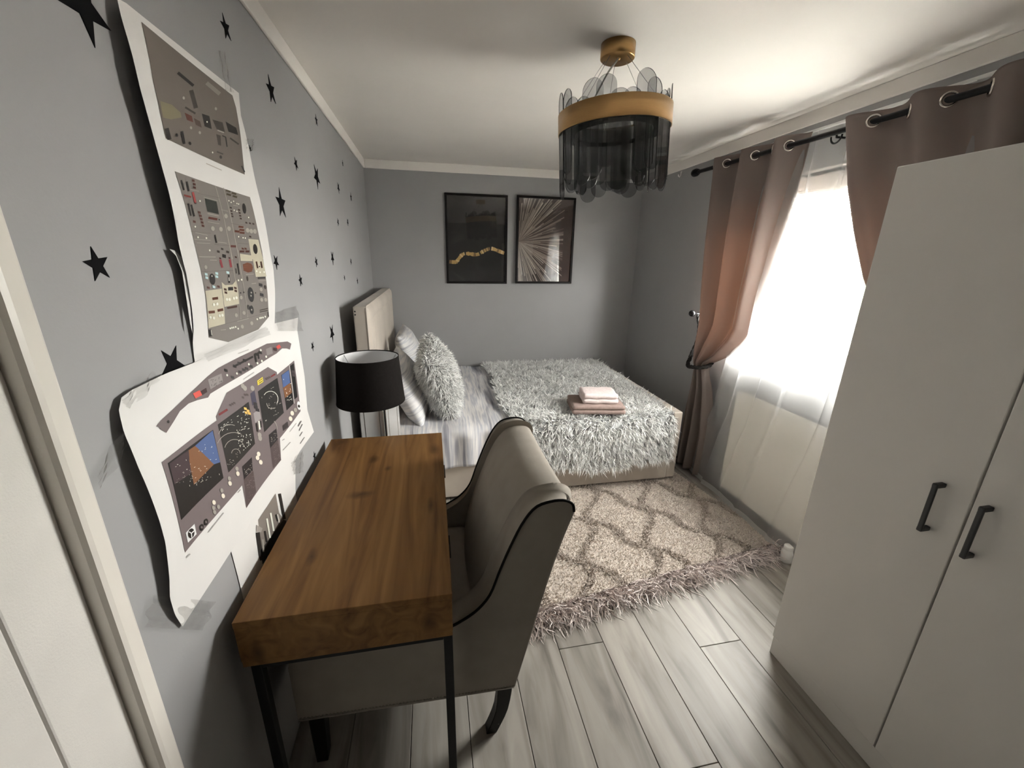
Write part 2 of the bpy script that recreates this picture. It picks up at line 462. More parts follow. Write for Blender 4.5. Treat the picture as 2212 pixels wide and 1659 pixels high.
# ================================================================== DESK
m_oak = ramp_mat('golden_oak_veneer', (7.0, 0.55, 7.0), 2.3, [(0.20, (0.065, 0.025, 0.006)), (0.38, (0.150, 0.070, 0.021)), (0.55, (0.205, 0.103, 0.032)), (0.8, (0.27, 0.145, 0.050))], rough=0.5, detail=8, bump=0.03, distort=1.6, spec=0.25)
def add_knots(m):
    """a few dark knots in the veneer"""
    nt = m.node_tree; b = nt.nodes['Principled BSDF']
    src = b.inputs['Base Color'].links[0].from_socket
    tc = nt.nodes.new('ShaderNodeTexCoord'); nz = nt.nodes.new('ShaderNodeTexNoise'); nz.inputs['Scale'].default_value = 14
    nt.links.new(tc.outputs['Object'], nz.inputs[0])
    wv = nt.nodes.new('ShaderNodeVectorMath'); wv.operation = 'MULTIPLY_ADD'; wv.inputs[1].default_value = (0.02, 0.05, 0.02)
    nt.links.new(nz.outputs['Color'], wv.inputs[0]); nt.links.new(tc.outputs['Object'], wv.inputs[2])
    last = None
    for (kx, ky, kz, rx, ry) in ((-0.045, 0.005, 0.75, 0.045, 0.022), (0.215, 0.325, 0.75, 0.022, 0.055), (-0.035, 0.27, 0.75, 0.02, 0.03), (0.20, -0.10, 0.75, 0.012, 0.05), (-0.20, 0.47, 0.75, 0.03, 0.03), (-0.13, -0.30, 0.75, 0.012, 0.03), (0.19, -0.502, 0.67, 0.016, 0.05), (-0.21, -0.502, 0.655, 0.016, 0.05), (0.03, 0.18, 0.75, 0.012, 0.02)):
        sb = nt.nodes.new('ShaderNodeVectorMath'); sb.operation = 'SUBTRACT'; sb.inputs[1].default_value = (kx + 0.01, ky + 0.025, kz + 0.01)
        ml = nt.nodes.new('ShaderNodeVectorMath'); ml.operation = 'MULTIPLY'; ml.inputs[1].default_value = (1 / rx, 1 / ry, 1 / 0.03)
        ln_ = nt.nodes.new('ShaderNodeVectorMath'); ln_.operation = 'LENGTH'
        mr = nt.nodes.new('ShaderNodeMapRange'); mr.inputs[1].default_value = 0.1; mr.inputs[2].default_value = 1.3; mr.inputs[3].default_value = 0.75; mr.inputs[4].default_value = 0.0
        nt.links.new(wv.outputs[0], sb.inputs[0]); nt.links.new(sb.outputs[0], ml.inputs[0]); nt.links.new(ml.outputs[0], ln_.inputs[0]); nt.links.new(ln_.outputs['Value'], mr.inputs[0])
        if last is not None:
            mxx = nt.nodes.new('ShaderNodeMath'); mxx.operation = 'MAXIMUM'
            nt.links.new(last.outputs[0], mxx.inputs[0]); nt.links.new(mr.outputs[0], mxx.inputs[1]); last = mxx
        else: last = mr
    mr = last
    mx = nt.nodes.new('ShaderNodeMix'); mx.data_type = 'RGBA'
    nt.links.new(mr.outputs[0], mx.inputs[0]); nt.links.new(src, mx.inputs[6]); mx.inputs[7].default_value = (0.035, 0.014, 0.005, 1)
    nt.links.new(mx.outputs[2], b.inputs['Base Color'])
add_knots(m_oak)
DX0, DX1, DY0, DY1, DZ = -0.481, 0.021, 0.833, 1.838, 0.75
desk = thing('desk', ((DX0 + DX1) / 2, (DY0 + DY1) / 2, 0), 'oak veneer desk with black metal frame standing against the poster wall', 'desk')
box('desktop', (DX0, DY0, 0.732), (DX1, DY1, DZ), m_oak, desk, bev=0.0015)
box('side_panel', (DX0 + 0.001, DY0 + 0.0005, 0.6305), (DX1 - 0.001, DY0 + 0.020, 0.732), m_oak, desk, bev=0.001)
box('side_panel', (DX0 + 0.001, DY1 - 0.020, 0.6305), (DX1 - 0.001, DY1 - 0.0005, 0.732), m_oak, desk, bev=0.001)
box('back_panel', (DX0 + 0.001, DY0 + 0.02, 0.6305), (DX0 + 0.018, DY1 - 0.02, 0.732), m_oak, desk, bev=0.001)
box('underside', (DX0 + 0.002, DY0 + 0.002, 0.612), (DX1 - 0.002, DY1 - 0.002, 0.630), m_oak, desk, bev=0.001)
for (a, b) in ((DY0 + 0.022, (DY0 + DY1) / 2 - 0.0015), ((DY0 + DY1) / 2 + 0.0015, DY1 - 0.022)):
    dr = box('drawer', (DX1 - 0.020, a, 0.6315), (DX1 - 0.001, b, 0.7305), m_oak, desk, bev=0.001)
    box('drawer_pull', (DX1 - 0.001, (a + b) / 2 - 0.05, 0.68), (DX1 + 0.006, (a + b) / 2 + 0.05, 0.688), m_black, dr, bev=0.001)
t = 0.024
def leg(lo, hi): box('leg', lo, hi, m_black, desk, bev=0.002)
for y0 in (DY0 + 0.012, DY1 - 0.012 - t):
    leg((DX1 - t - 0.002, y0, 0.0), (DX1 - 0.002, y0 + t, 0.612)); leg((DX0 + 0.012, y0, 0.0), (DX0 + 0.012 + t, y0 + t, 0.612))
    box('top_rail', (DX0 + 0.012 + t, y0, 0.590), (DX1 - 0.002 - t, y0 + t, 0.612), m_black, desk, bev=0.002)
    box('foot_rail', (DX0 + 0.012 + t, y0, 0.0), (DX1 - 0.002 - t, y0 + t, t), m_black, desk, bev=0.002)
box('back_rail', (DX0 + 0.012, DY0 + 0.012 + t, 0.590), (DX0 + 0.012 + t, DY1 - 0.012 - t, 0.612), m_black, desk, bev=0.002)

# ================================================================== CHAIR
m_chair = mat('taupe_chair_velvet', (0.285, 0.255, 0.22), 0.85, noise=0.06, scale=14, bump=0.08, bscale=500, sheen=0.05, spec=0.2)
m_pipe = mat('black_piping', (0.008, 0.007, 0.007), 0.7, noise=0.1, spec=0.1)
CY0, CY1 = 0.955, 1.585
chair = thing('desk_chair', (-0.1, (CY0 + CY1) / 2, 0), 'taupe upholstered chair with sloping wings and black piping pushed under the desk', 'chair')
wing_top = smooth_poly([(0.378, 0.868), (0.372, 0.893), (0.345, 0.908), (0.305, 0.908), (0.262, 0.893), (0.226, 0.845), (0.190, 0.765), (0.162, 0.690), (0.135, 0.612), (0.098, 0.562), (0.050, 0.528), (0.0, 0.508), (-0.12, 0.492), (-0.28, 0.482), (-0.43, 0.476)], 48)
wing_low = [(-0.438, 0.45), (-0.438, 0.245), (0.214, 0.222)]
back_line = smooth_poly([(0.214, 0.222), (0.255, 0.40), (0.305, 0.62), (0.345, 0.77), (0.378, 0.868)], 12)[1:-1]
outline = [tuple(p) for p in wing_top] + wing_low + [tuple(p) for p in back_line]
def wing(y0, y1, outer):
    """side wing: flat outer face, rolled top"""
    bm = bmesh.new()
    n = len(outline); c = np.array(outline)
    rings = []
    # lateral steps: outer flat -> rounded over the top towards the inside
    steps = [(0.0, 0.0), (0.18, -0.006), (0.5, -0.009), (0.82, -0.003), (1.0, 0.016)] if outer < 0 else [(0.0, 0.016), (0.18, -0.003), (0.5, -0.009), (0.82, -0.006), (1.0, 0.0)]
    nt_ = len(wing_top)
    for s, ins in steps:
        ring = []
        for i, p in enumerate(outline):
            x, z = p
            if i < nt_:
                a = wing_top[max(i - 1, 0)]; b = wing_top[min(i + 1, nt_ - 1)]
                tx, tz = b - a; l = math.hypot(tx, tz); nx, nz = tz / l, -tx / l      # inward normal
                x, z = x + nx * ins * -1 * (-1), z + nz * ins * -1 * (-1)
            ring.append(bm.verts.new((x, y0 + (y1 - y0) * s, z)))
        rings.append(ring)
    for a, b in zip(rings[:-1], rings[1:]):
        for i in range(n): bm.faces.new([a[i], a[(i + 1) % n], b[(i + 1) % n], b[i]])
    bm.faces.new(rings[0]); bm.faces.new(rings[-1][::-1])
    bmesh.ops.recalc_face_normals(bm, faces=bm.faces)
    for f in bm.faces: f.smooth = len(f.verts) == 4
    w = bm_obj('wing', bm, m_chair, chair)
    for p in w.data.polygons: p.use_smooth = len(p.vertices) == 4
    yo = y0 if outer < 0 else y1
    tube('piping', [(p[0], yo + outer * 0.001, p[1]) for p in wing_top], 0.0042, m_pipe, w, 6)
wing(CY0, CY0 + 0.068, -1); wing(CY1 - 0.068, CY1, 1)
inner = smooth_poly([(0.085, 0.40), (0.105, 0.52), (0.140, 0.64), (0.182, 0.755), (0.225, 0.845), (0.268, 0.893), (0.310, 0.906), (0.350, 0.902), (0.370, 0.885), (0.374, 0.862)], 28)
def backfn(u, v):
    p = inner[int(round(v * (len(inner) - 1)))]
    bulge = 0.022 * math.sin(PI * u) * min(1, (1 - v) * 2.2)
    return (p[0] - bulge * 0.95 + 0.012, CY0 + 0.055 + (CY1 - CY0 - 0.11) * u, p[1] + bulge * 0.2 - 0.004)
grid('backrest', backfn, 16, len(inner) - 1, m_chair, chair)
bm = bmesh.new(); rear = [(0.214, 0.222)] + [tuple(p) for p in back_line] + [(0.376, 0.865), (0.35, 0.86), (0.12, 0.36), (0.10, 0.226)]
prism_y(bm, rear, CY0 + 0.066, CY1 - 0.066); bm_obj('back_shell', bm, m_chair, chair)
box('seat_base', (-0.435, CY0 + 0.066, 0.243), (0.12, CY1 - 0.066, 0.36), m_chair, chair, bev=0.01)
box('seat_cushion', (-0.445, CY0 + 0.07, 0.36), (0.115, CY1 - 0.07, 0.462), m_chair, chair, bev=0.035, seg=4, smooth=True)
m_leg = mat('black_lacquered_wood', (0.010, 0.009, 0.008), 0.45, noise=0.2, spec=0.2)
def sabre(pts, y, w):
    bm = bmesh.new(); rings = []
    for (x, z, s) in pts:
        rings.append([bm.verts.new((x + a * s, y + b * w, z)) for a, b in ((-1, -1), (1, -1), (1, 1), (-1, 1))])
    for a, b in zip(rings[:-1], rings[1:]):
        for i in range(4): bm.faces.new([a[i], a[(i + 1) % 4], b[(i + 1) % 4], b[i]])
    bm.faces.new(rings[0]); bm.faces.new(rings[-1][::-1]); bmesh.ops.recalc_face_normals(bm, faces=bm.faces)
    bmesh.ops.bevel(bm, geom=[e for e in bm.edges], offset=0.002, segments=1, affect='EDGES')
    return bm_obj('leg', bm, m_leg, chair)
rear_leg = [(p[0], p[1], p[2]) for p in smooth_poly([(0.186, 0.236, 0.026), (0.186, 0.18, 0.024), (0.177, 0.10, 0.021), (0.158, 0.04, 0.019), (0.142, 0.0, 0.018)], 9)]
for y in (CY0 + 0.032, CY1 - 0.032): sabre(rear_leg, y, 0.019)
for y in (CY0 + 0.05, CY1 - 0.05):
    l = sabre([(-0.40, 0.25, 0.024), (-0.402, 0.12, 0.021), (-0.404, 0.004, 0.017)], y, 0.022)
    lathe('glide', [(0.0, 0.0), (0.012, 0.0), (0.012, 0.005), (0.0, 0.005)], (-0.404, y, 0.0), mat('white_glide', (0.6, 0.6, 0.58), 0.5), l, 10)
V, Fc = [], []
for k in range(64):
    x = -0.43 + 0.64 * k / 63; z = 0.2475 - 0.0235 * k / 63
    v, f = lathe_geo([(0.0, -0.003), (0.003, -0.002), (0.0042, 0.0)], (x, CY0 + 0.0005, z), 6, ax=1)
    o_ = len(V); V += v; Fc += [[i + o_ for i in q] for q in f]
obj('nail_trim', V, Fc, mat('pewter_nails', (0.22, 0.2, 0.17), 0.4, metal=0.8), chair, True, kind='stuff')
tube('hem_piping', [(-0.437, CY0 - 0.001, 0.243), (0.214, CY0 - 0.001, 0.221)], 0.0035, m_chair, chair, 6)
tube('rear_piping', [(p[0] + 0.001, CY0 + 0.001, p[1]) for p in [(0.214, 0.222)] + [tuple(q) for q in back_line] + [(0.378, 0.868)]], 0.0028, m_chair, chair, 6)

# ================================================================== WARDROBE
m_ward = mat('white_wardrobe_foil', (0.70, 0.683, 0.655), 0.45, noise=0.015, scale=4)
wx, wy1 = 1.331, 1.068
ward = thing('wardrobe', (1.58, 0.43, 0), 'tall white wardrobe with dark bow handles standing before the window wall', 'wardrobe')
bm = bmesh.new()
for lo, hi in (((wx + 0.021, wy1 - 0.018, 0), (1.825, wy1, 1.822)), ((wx + 0.021, -0.215, 0), (1.825, -0.197, 1.822)), ((wx + 0.021, -0.197, 1.804), (1.825, wy1 - 0.018, 1.822)), ((wx + 0.021, -0.197, 0.066), (1.825, wy1 - 0.018, 0.084)), ((1.815, -0.197, 0.084), (1.825, wy1 - 0.018, 1.804))): bbox(bm, lo, hi, 0.0015)
bm_obj('body', bm, m_ward, ward)
box('plinth', (wx + 0.006, -0.215, 0.0), (wx + 0.021, wy1 - 0.001, 0.082), m_ward, ward, bev=0.002)
m_handle = mat('dark_grey_handle_metal', (0.055, 0.057, 0.06), 0.4, metal=0.5, noise=0.1)
dy = [(0.6595, wy1), (0.2475, 0.6555), (-0.1645, 0.2435)]
hy = [0.722, 0.6225, 0.18]
hz = [(0.858, 1.006), (0.850, 1.000), (0.850, 1.000)]
for (a, b), y, (z0, z1) in zip(dy, hy, hz):
    d = box('door', (wx, a, 0.087), (wx + 0.019, b, 1.832), m_ward, ward, bev=0.003)
    bm = bmesh.new()
    xo = wx - 0.030
    bbox(bm, (xo - 0.004, y - 0.006, z0 + 0.004), (xo + 0.005, y + 0.006, z1 - 0.004), 0.003)
    for z, s in ((z0, 1), (z1, -1)):
        bbox(bm, (xo - 0.004, y - 0.0065, z - 0.0 if s > 0 else z - 0.013), (wx, y + 0.0065, z + 0.013 if s > 0 else z), 0.003)
    bm_obj('handle', bm, m_handle, d)

# ================================================================== BED
m_velvet = mat('beige_bed_velvet', (0.50, 0.445, 0.385), 0.7, noise=0.10, scale=5, bump=0.06, bscale=300, sheen=0.25)
BY0, BY1 = 2.405, 3.885
bed = thing('bed', (0.65, 3.14, 0), 'beige velvet upholstered double bed with padded headboard in the corner', 'bed')
hb = box('headboard', (-0.436, 2.42, 0.04), (-0.366, 3.875, 1.290), m_velvet, bed, bev=0.008, seg=3)
bm = bmesh.new()
def padface(u, v):
    """front pad: bevelled frame border with a raised middle"""
    y = 2.424 + (3.871 - 2.424) * u; z = 0.30 + (1.284 - 0.30) * v
    d = min(y - 2.424, 3.871 - y, 1.284 - z)
    k = min(1, max(0, (d) / 0.012)); e = 0.012 * math.sin(k * PI / 2)
    g = 0.012 * math.exp(-((d - 0.085) / 0.012) ** 2)
    p = 0.012 if d > 0.085 else 0.012 * math.sin(min(1, d / 0.085) * PI / 2) * 0.9
    return (-0.367 + e + p - g, y, z)
grid('padded_front', padface, 90, 60, m_velvet, hb)
tube('piping', [(-0.366, 2.421, 0.3), (-0.366, 2.421, 1.278), (-0.366, 2.432, 1.289), (-0.366, 3.86, 1.289)], 0.0035, m_velvet, hb, 6)
for z in (1.262, 1.244):
    lathe('stud', [(0.0, -0.002), (0.004, -0.001), (0.005, 0.001)], (-0.426, 2.4195, z), m_blackplastic, hb, 10, ax=1)
box('side_rail', (-0.40, BY0, 0.025), (1.652, BY0 + 0.04, 0.33), m_velvet, bed, bev=0.008, seg=3)
box('side_rail', (-0.40, BY1 - 0.04, 0.025), (1.652, BY1, 0.33), m_velvet, bed, bev=0.008, seg=3)
box('footboard', (1.652, BY0 + 0.005, 0.025), (1.722, BY1, 0.540), m_velvet, bed, bev=0.009, seg=3)
for (x, y) in ((-0.37, BY0 + 0.03), (1.62, BY0 + 0.03), (-0.37, BY1 - 0.05), (1.62, BY1 - 0.05)):
    box('foot', (x, y, 0.0), (x + 0.05, y + 0.05, 0.028), m_blackplastic, bed, bev=0.002)
box('slat_base', (-0.36, BY0 + 0.04, 0.18), (1.65, BY1 - 0.04, 0.24), mat('bed_base_fabric', (0.12, 0.11, 0.10), 0.9, noise=0.1), bed, bev=0.003)
m_matt = mat('white_mattress', (0.7, 0.69, 0.66), 0.9, noise=0.05, bump=0.1)
mattress = tag(box('mattress', (-0.352, BY0 + 0.045, 0.24), (1.645, BY1 - 0.045, 0.475), m_matt, None, bev=0.04, seg=4, smooth=True), 'thick white mattress lying in the beige bed frame under the bedding', 'mattress')
def bedz(y): return 0.515 + 0.028 * (y - 2.42) / 1.45
# cross-section over the near edge: arc length s from the wall side to the hanging hem
def section(s, hem, lift=0.0):
    """s=0 at the back edge .. 1 at hem: (y,z,normal)"""
    yb, ye, r = BY1 - 0.03, 2.435, 0.05
    la = yb - ye; lc = r * PI / 2; lh = bedz(ye) - r - hem
    d = s * (la + lc + lh)
    if d < la: return yb - d, bedz(yb - d) + lift, (0, 1)
    if d < la + lc:
        a = (d - la) / r
        return ye - math.sin(a) * (r + lift), bedz(ye) - r + math.cos(a) * (r + lift), (-math.sin(a), math.cos(a))
    return ye - r - lift, bedz(ye) - r - (d - la - lc), (-1, 0.0)
m_duvet = ramp_mat('striped_bed_linen', (22.0, 1.6, 1.6), 1.0, [(0.28, (0.20, 0.20, 0.24)), (0.40, (0.42, 0.42, 0.47)), (0.47, (0.74, 0.73, 0.73)), (0.55, (0.50, 0.51, 0.56)), (0.62, (0.80, 0.78, 0.77)), (0.75, (0.38, 0.39, 0.44))], rough=0.85, detail=3)
def duvetfn(u, v):
    x = -0.33 + 1.02 * u
    y, z, n = section(v, 0.245 + 0.02 * math.sin(x * 9) + 0.03 * max(0, x - 0.1))
    w = 0.006 * math.sin(x * 23 + y * 7) + 0.005 * math.sin(x * 9 - y * 13) + 0.008 * (n[0] < -0.9) * math.sin(x * 38)
    return (x, y + n[0] * w, z + n[1] * w * 0.7)
duvet = tag(grid('duvet', duvetfn, 70, 90, m_duvet, None, thick=0.012), 'grey and white striped duvet hanging over the side of the bed', 'duvet')
# shaggy throw
m_throw_b = mat('throw_backing', (0.42, 0.43, 0.43), 0.95, noise=0.1)
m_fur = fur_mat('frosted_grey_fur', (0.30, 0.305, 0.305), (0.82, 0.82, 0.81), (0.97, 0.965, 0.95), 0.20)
TX0, TX1 = 0.475, 1.640
def throw_pt(u, v, lift=0.020):
    x = TX0 + (TX1 - TX0) * u
    hem = 0.19 - 0.02 * math.sin(x * 7) + 0.0 * x
    y, z, n = section(v, hem, lift)
    und = 0.006 * math.sin(x * 11 + 1) * math.sin(y * 9)
    return (x + 0.015 * math.sin(y * 6) * (1 - u), y, z + und * n[1], n)
throw = thing('shaggy_throw', (1.05, 3.1, 0.5), 'long-haired shaggy grey-white throw spread over the foot half of the bed', 'throw')
grid('backing', lambda u, v: throw_pt(u, v)[:3], 50, 90, m_throw_b, throw, thick=0.006)
def scatter_throw(n, seed):
    r = np.random.default_rng(seed); P, N = [], []
    for k in range(n):
        if k % 9 == 0: u0, v0 = r.random(), r.random()
        u, v = min(1, max(0, u0 + r.normal() * 0.007)), min(1, max(0, v0 + r.normal() * 0.0045))
        x, y, z, nn = throw_pt(u, v)
        P.append((x, y, z)); N.append((0.0, nn[0], nn[1]))
    return np.array(P), np.array(N)
P, N = scatter_throw(63000, 3)
flow = np.zeros_like(P)
flow[:, 0] = 0.55 * np.sin(P[:, 0] * 7 + 2.3 * np.sin(P[:, 1] * 5)); flow[:, 1] = -0.35 + 0.5 * np.cos(P[:, 1] * 8 + P[:, 0] * 6)
hang = N[:, 1] < -0.5
flow[hang, 2] = -0.9
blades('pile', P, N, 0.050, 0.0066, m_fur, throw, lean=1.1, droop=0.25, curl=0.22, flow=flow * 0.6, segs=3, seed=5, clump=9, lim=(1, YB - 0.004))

# ------------------------------------------------ pillows and cushion
def pillow_geo(w, h, t, n=28, pinch=0.06, seed=0):
    """closed pillow in local XZ plane (width X, height Z), thickness along Y"""
    r = random.Random(seed); ph = [r.random() * 6 for _ in range(6)]
    V, Fc = [], []
    def P_(i, j, s):
        a = i / n * 2 - 1; b = j / n * 2 - 1
        k = max(0.0, (1 - abs(a) ** 2.6)) ** 0.55 * max(0.0, (1 - abs(b) ** 2.6)) ** 0.55
        px = a * w / 2 * (1 - pinch * (1 - b * b) * abs(a) ** 3 * 0 - pinch * (1 - abs(b) ** 2) * abs(a) ** 2)
        pz = b * h / 2 * (1 - pinch * (1 - abs(a) ** 2) * abs(b) ** 2)
        wr = 0.006 * math.sin(a * 5 + ph[0] + b * 3) + 0.004 * math.sin(b * 9 + ph[1] - a * 4)
        return (px, s * t / 2 * k + wr * k, pz)
    idx = {}
    for s in (1, -1):
        for j in range(n + 1):
            for i in range(n + 1):
                edge = i in (0, n) or j in (0, n)
                key = (i, j, 0 if edge else s)
                if key not in idx: idx[key] = len(V); V.append(P_(i, j, s))
        for j in range(n):
            for i in range(n):
                q = [(i, j), (i + 1, j), (i + 1, j + 1), (i, j + 1)]
                f = [idx[(a, b, 0 if (a in (0, n) or b in (0, n)) else s)] for a, b in q]
                Fc.append(f if s < 0 else f[::-1])
    return np.array(V), Fc
def place(V, rot, c):
    R3 = np.array(rot); return V @ R3.T + np.array(c)
def rotm(rx=0, ry=0, rz=0):
    from mathutils import Euler
    return np.array(Euler((rx, ry, rz), 'XYZ').to_matrix())
m_pil = ramp_mat('striped_pillow_linen', (1.4, 1.4, 20.0), 1.0, [(0.28, (0.22, 0.22, 0.26)), (0.40, (0.46, 0.46, 0.50)), (0.47, (0.78, 0.77, 0.76)), (0.55, (0.55, 0.56, 0.60)), (0.62, (0.82, 0.80, 0.79)), (0.75, (0.42, 0.43, 0.47))], rough=0.85, detail=3)
def pillow(c, rx, ry, rz, label, w=0.66, h=0.46, t=0.19, seed=0):
    V, Fc = pillow_geo(w, h, t, seed=seed)
    o = obj('pillow', V, Fc, m_pil, None, True, origin=(0, 0, 0))
    o.location = c; o.rotation_euler = (rx, ry, rz); ORG[o.name] = tuple(c)
    return tag(o, label, 'pillow', 'striped pillows against the headboard')
# width along world Y (rz=90deg), leaning back on the headboard
pillow((-0.185, 2.80, 0.708), math.radians(-24), 0, math.radians(90), 'grey striped pillow leaning on the headboard beside the lamp', seed=1)
pillow((-0.185, 3.50, 0.745), math.radians(-20), 0, math.radians(90), 'grey striped pillow leaning on the headboard beside the back wall', h=0.50, seed=2)
cu = thing('fluffy_cushion', (0.02, 2.72, 0.53), 'fluffy long-haired grey-white cushion leaning on the striped pillows', 'cushion')
V, Fc = pillow_geo(0.47, 0.47, 0.20, n=24, pinch=0.08, seed=4)
Rc = rotm(0, 0, math.radians(84)) @ rotm(math.radians(-19), 0, 0) @ rotm(0, math.radians(-14), 0)
Vw = place(V, Rc, (0.035, 2.735, 0.775))
obj('cover', Vw, Fc, mat('cushion_fabric', (0.45, 0.45, 0.43), 0.9, noise=0.1), cu, True)
r = np.random.default_rng(9); tri = []
for f in Fc: tri += [(f[0], f[1], f[2]), (f[0], f[2], f[3])]
tri = np.array(tri); A, B, C = Vw[tri[:, 0]], Vw[tri[:, 1]], Vw[tri[:, 2]]
nn = np.cross(B - A, C - A); ar = np.linalg.norm(nn, axis=1); pick = r.choice(len(tri), 15000, p=ar / ar.sum())
u, v = r.random(15000), r.random(15000); fl = u + v > 1; u[fl], v[fl] = 1 - u[fl], 1 - v[fl]
P = A[pick] + (B - A)[pick] * u[:, None] + (C - A)[pick] * v[:, None]
N = nn[pick] / (ar[pick][:, None] + 1e-12)
ctr = Vw.mean(0); sgn = np.sign(((P - ctr) * N).sum(1)); N *= np.where(sgn == 0, 1, sgn)[:, None]
blades('pile', P, N, 0.040, 0.0064, m_fur, cu, lean=0.9, droop=0.4, curl=0.25, segs=3, seed=8)
# ------------------------------------------------ folded towels
m_t1 = mat('mauve_terry', (0.31, 0.228, 0.205), 0.95, noise=0.12, scale=60, bump=0.6, bscale=260)
m_t2 = mat('pale_pink_terry', (0.74, 0.64, 0.63), 0.95, noise=0.10, scale=60, bump=0.7, bscale=240)
def towel(c, sx, sy, sz, rz, m, label, folds):
    """folded terry: rounded slab of stacked layers closed by the front fold"""
    root = thing('folded_towel', c, label, 'towel', 'folded towels on the throw')
    R2 = Matrix.Rotation(rz, 3, 'Z')
    lh = sz / folds
    for k in range(folds):
        bm = bmesh.new()
        bbox(bm, (-sx / 2 + 0.003 * k, -sy / 2 + 0.002 * (k % 2), k * lh), (sx / 2 - 0.004 * (k % 2), sy / 2 - 0.006 * k, (k + 1) * lh + 0.0015), lh * 0.44, 3)
        bmesh.ops.subdivide_edges(bm, edges=[e for e in bm.edges if e.calc_length() > 0.08], cuts=10, use_grid_fill=True)
        for v in bm.verts:
            v.co.z += 0.0022 * math.sin(v.co.x * 60 + k) * math.sin(v.co.y * 50)
            v.co = R2 @ v.co + Vector(c)
        bm_obj('fold', bm, m, root, True)
    return root
towel((1.100, 2.525, 0.562), 0.365, 0.26, 0.060, math.radians(-9), m_t1, 'folded mauve bath towel lying on the shaggy throw', 2)
towel((1.118, 2.530, 0.624), 0.245, 0.20, 0.066, math.radians(-10), m_t2, 'small folded pale pink towel on top of the mauve towel', 2)

# ================================================================== BEDSIDE TABLE AND LAMP
ns = thing('bedside_table', (-0.30, 2.10, 0), 'low white bedside table under the lamp between desk and bed', 'bedside table')
box('body', (-0.505, 1.90, 0.04), (-0.10, 2.34, 0.475), m_ward, ns, bev=0.003)
box('top', (-0.508, 1.885, 0.475), (-0.085, 2.36, 0.495), m_ward, ns, bev=0.003)
for z in (0.06, 0.265):
    d = box('drawer', (-0.10, 1.905, z), (-0.084, 2.335, z + 0.195), m_ward, ns, bev=0.003)
    lathe('knob', [(0.0, 0.022), (0.012, 0.02), (0.014, 0.012), (0.006, 0.006), (0.006, 0.0)], (-0.084, 2.12, z + 0.10), m_black, d, 12, ax=0)
for (x, y) in ((-0.48, 1.92), (-0.48, 2.28), (-0.16, 1.92), (-0.16, 2.28)): box('foot', (x, y, 0), (x + 0.04, y + 0.04, 0.041), m_black, ns, bev=0.002)
LX, LY = -0.322, 2.05
lamp = thing('table_lamp', (LX, LY, 0.495), 'table lamp with black drum shade and mirrored column base beside the bed', 'lamp')
m_mirror = mat('mirror_panel', (0.74, 0.73, 0.71), 0.22, metal=0.75)
m_edge = mat('dark_edge_metal', (0.03, 0.03, 0.032), 0.35, metal=0.6)
ang = math.radians(-24); R2 = Matrix.Rotation(ang, 3, 'Z'); bx_, by_ = LX + 0.035, LY
def rbox(name, lo, hi, m, bev=0.001):
    bm = bmesh.new(); bbox(bm, lo, hi, bev)
    for v in bm.verts: v.co = R2 @ v.co + Vector((bx_, by_, 0))
    return bm_obj(name, bm, m, lamp)
rbox('base_plate', (-0.09, -0.09, 0.495), (0.09, 0.09, 0.512), m_edge)
rbox('column', (-0.070, -0.070, 0.512), (0.070, 0.070, 0.838), m_edge)
for k in range(4):
    Rk = Matrix.Rotation(ang + k * PI / 2, 3, 'Z')
    for (a, b) in ((-0.066, -0.044), (-0.042, 0.042), (0.044, 0.066)):
        bm = bmesh.new(); bbox(bm, (a, -0.0745, 0.516), (b, -0.0700, 0.834), 0.0015)
        for v in bm.verts: v.co = Rk @ v.co + Vector((bx_, by_, 0))
        bm_obj('mirror_panel', bm, m_mirror, lamp)
rbox('cap', (-0.074, -0.074, 0.838), (0.074, 0.074, 0.844), m_edge)
lathe('socket', [(0.0, 0.836), (0.050, 0.836), (0.055, 0.845), (0.052, 0.852), (0.02, 0.857), (0.02, 0.93), (0.0, 0.93)], (LX + 0.005, LY, 0), m_blackplastic, lamp, 24)
m_shade = mat('black_shade_fabric', (0.012, 0.010, 0.0095), 0.9, noise=0.15, scale=80, bump=0.15, bscale=700, spec=0.08)
m_shin = mat('white_shade_lining', (0.82, 0.82, 0.83), 0.7, noise=0.02)
sh = lathe('shade', [(0.1655, 0.857), (0.1475, 1.088)], (LX, LY, 0), m_shade, lamp, 64)
lathe('lining', [(0.1635, 0.858), (0.1458, 1.087)], (LX, LY, 0), m_shin, sh, 64)
lathe('rim', [(0.1458, 1.085), (0.1458, 1.0895), (0.1485, 1.0895), (0.1485, 1.085)], (LX, LY, 0), m_shade, sh, 64)
lathe('rim', [(0.1635, 0.860), (0.1635, 0.8555), (0.1665, 0.8555), (0.1665, 0.860)], (LX, LY, 0), m_shade, sh, 64)
lathe('bulb', [(0.0, 1.03), (0.02, 1.022), (0.03, 0.995), (0.026, 0.965), (0.014, 0.945), (0.013, 0.93), (0.0, 0.93)], (LX, LY, 0), mat('opal_bulb', (0.8, 0.8, 0.78), 0.3, noise=0.01), lamp, 20)
for a in (0.5, 0.5 + 2 * PI / 3, 0.5 + 4 * PI / 3):
    tube('spider_wire', [(LX + 0.02 * math.cos(a), LY + 0.02 * math.sin(a), 0.935), (LX + 0.09 * math.cos(a), LY + 0.09 * math.sin(a), 0.985), (LX + 0.146 * math.cos(a), LY + 0.146 * math.sin(a), 1.08)], 0.0015, mat('steel_wire', (0.5, 0.5, 0.5), 0.3, metal=1.0), lamp, 5)

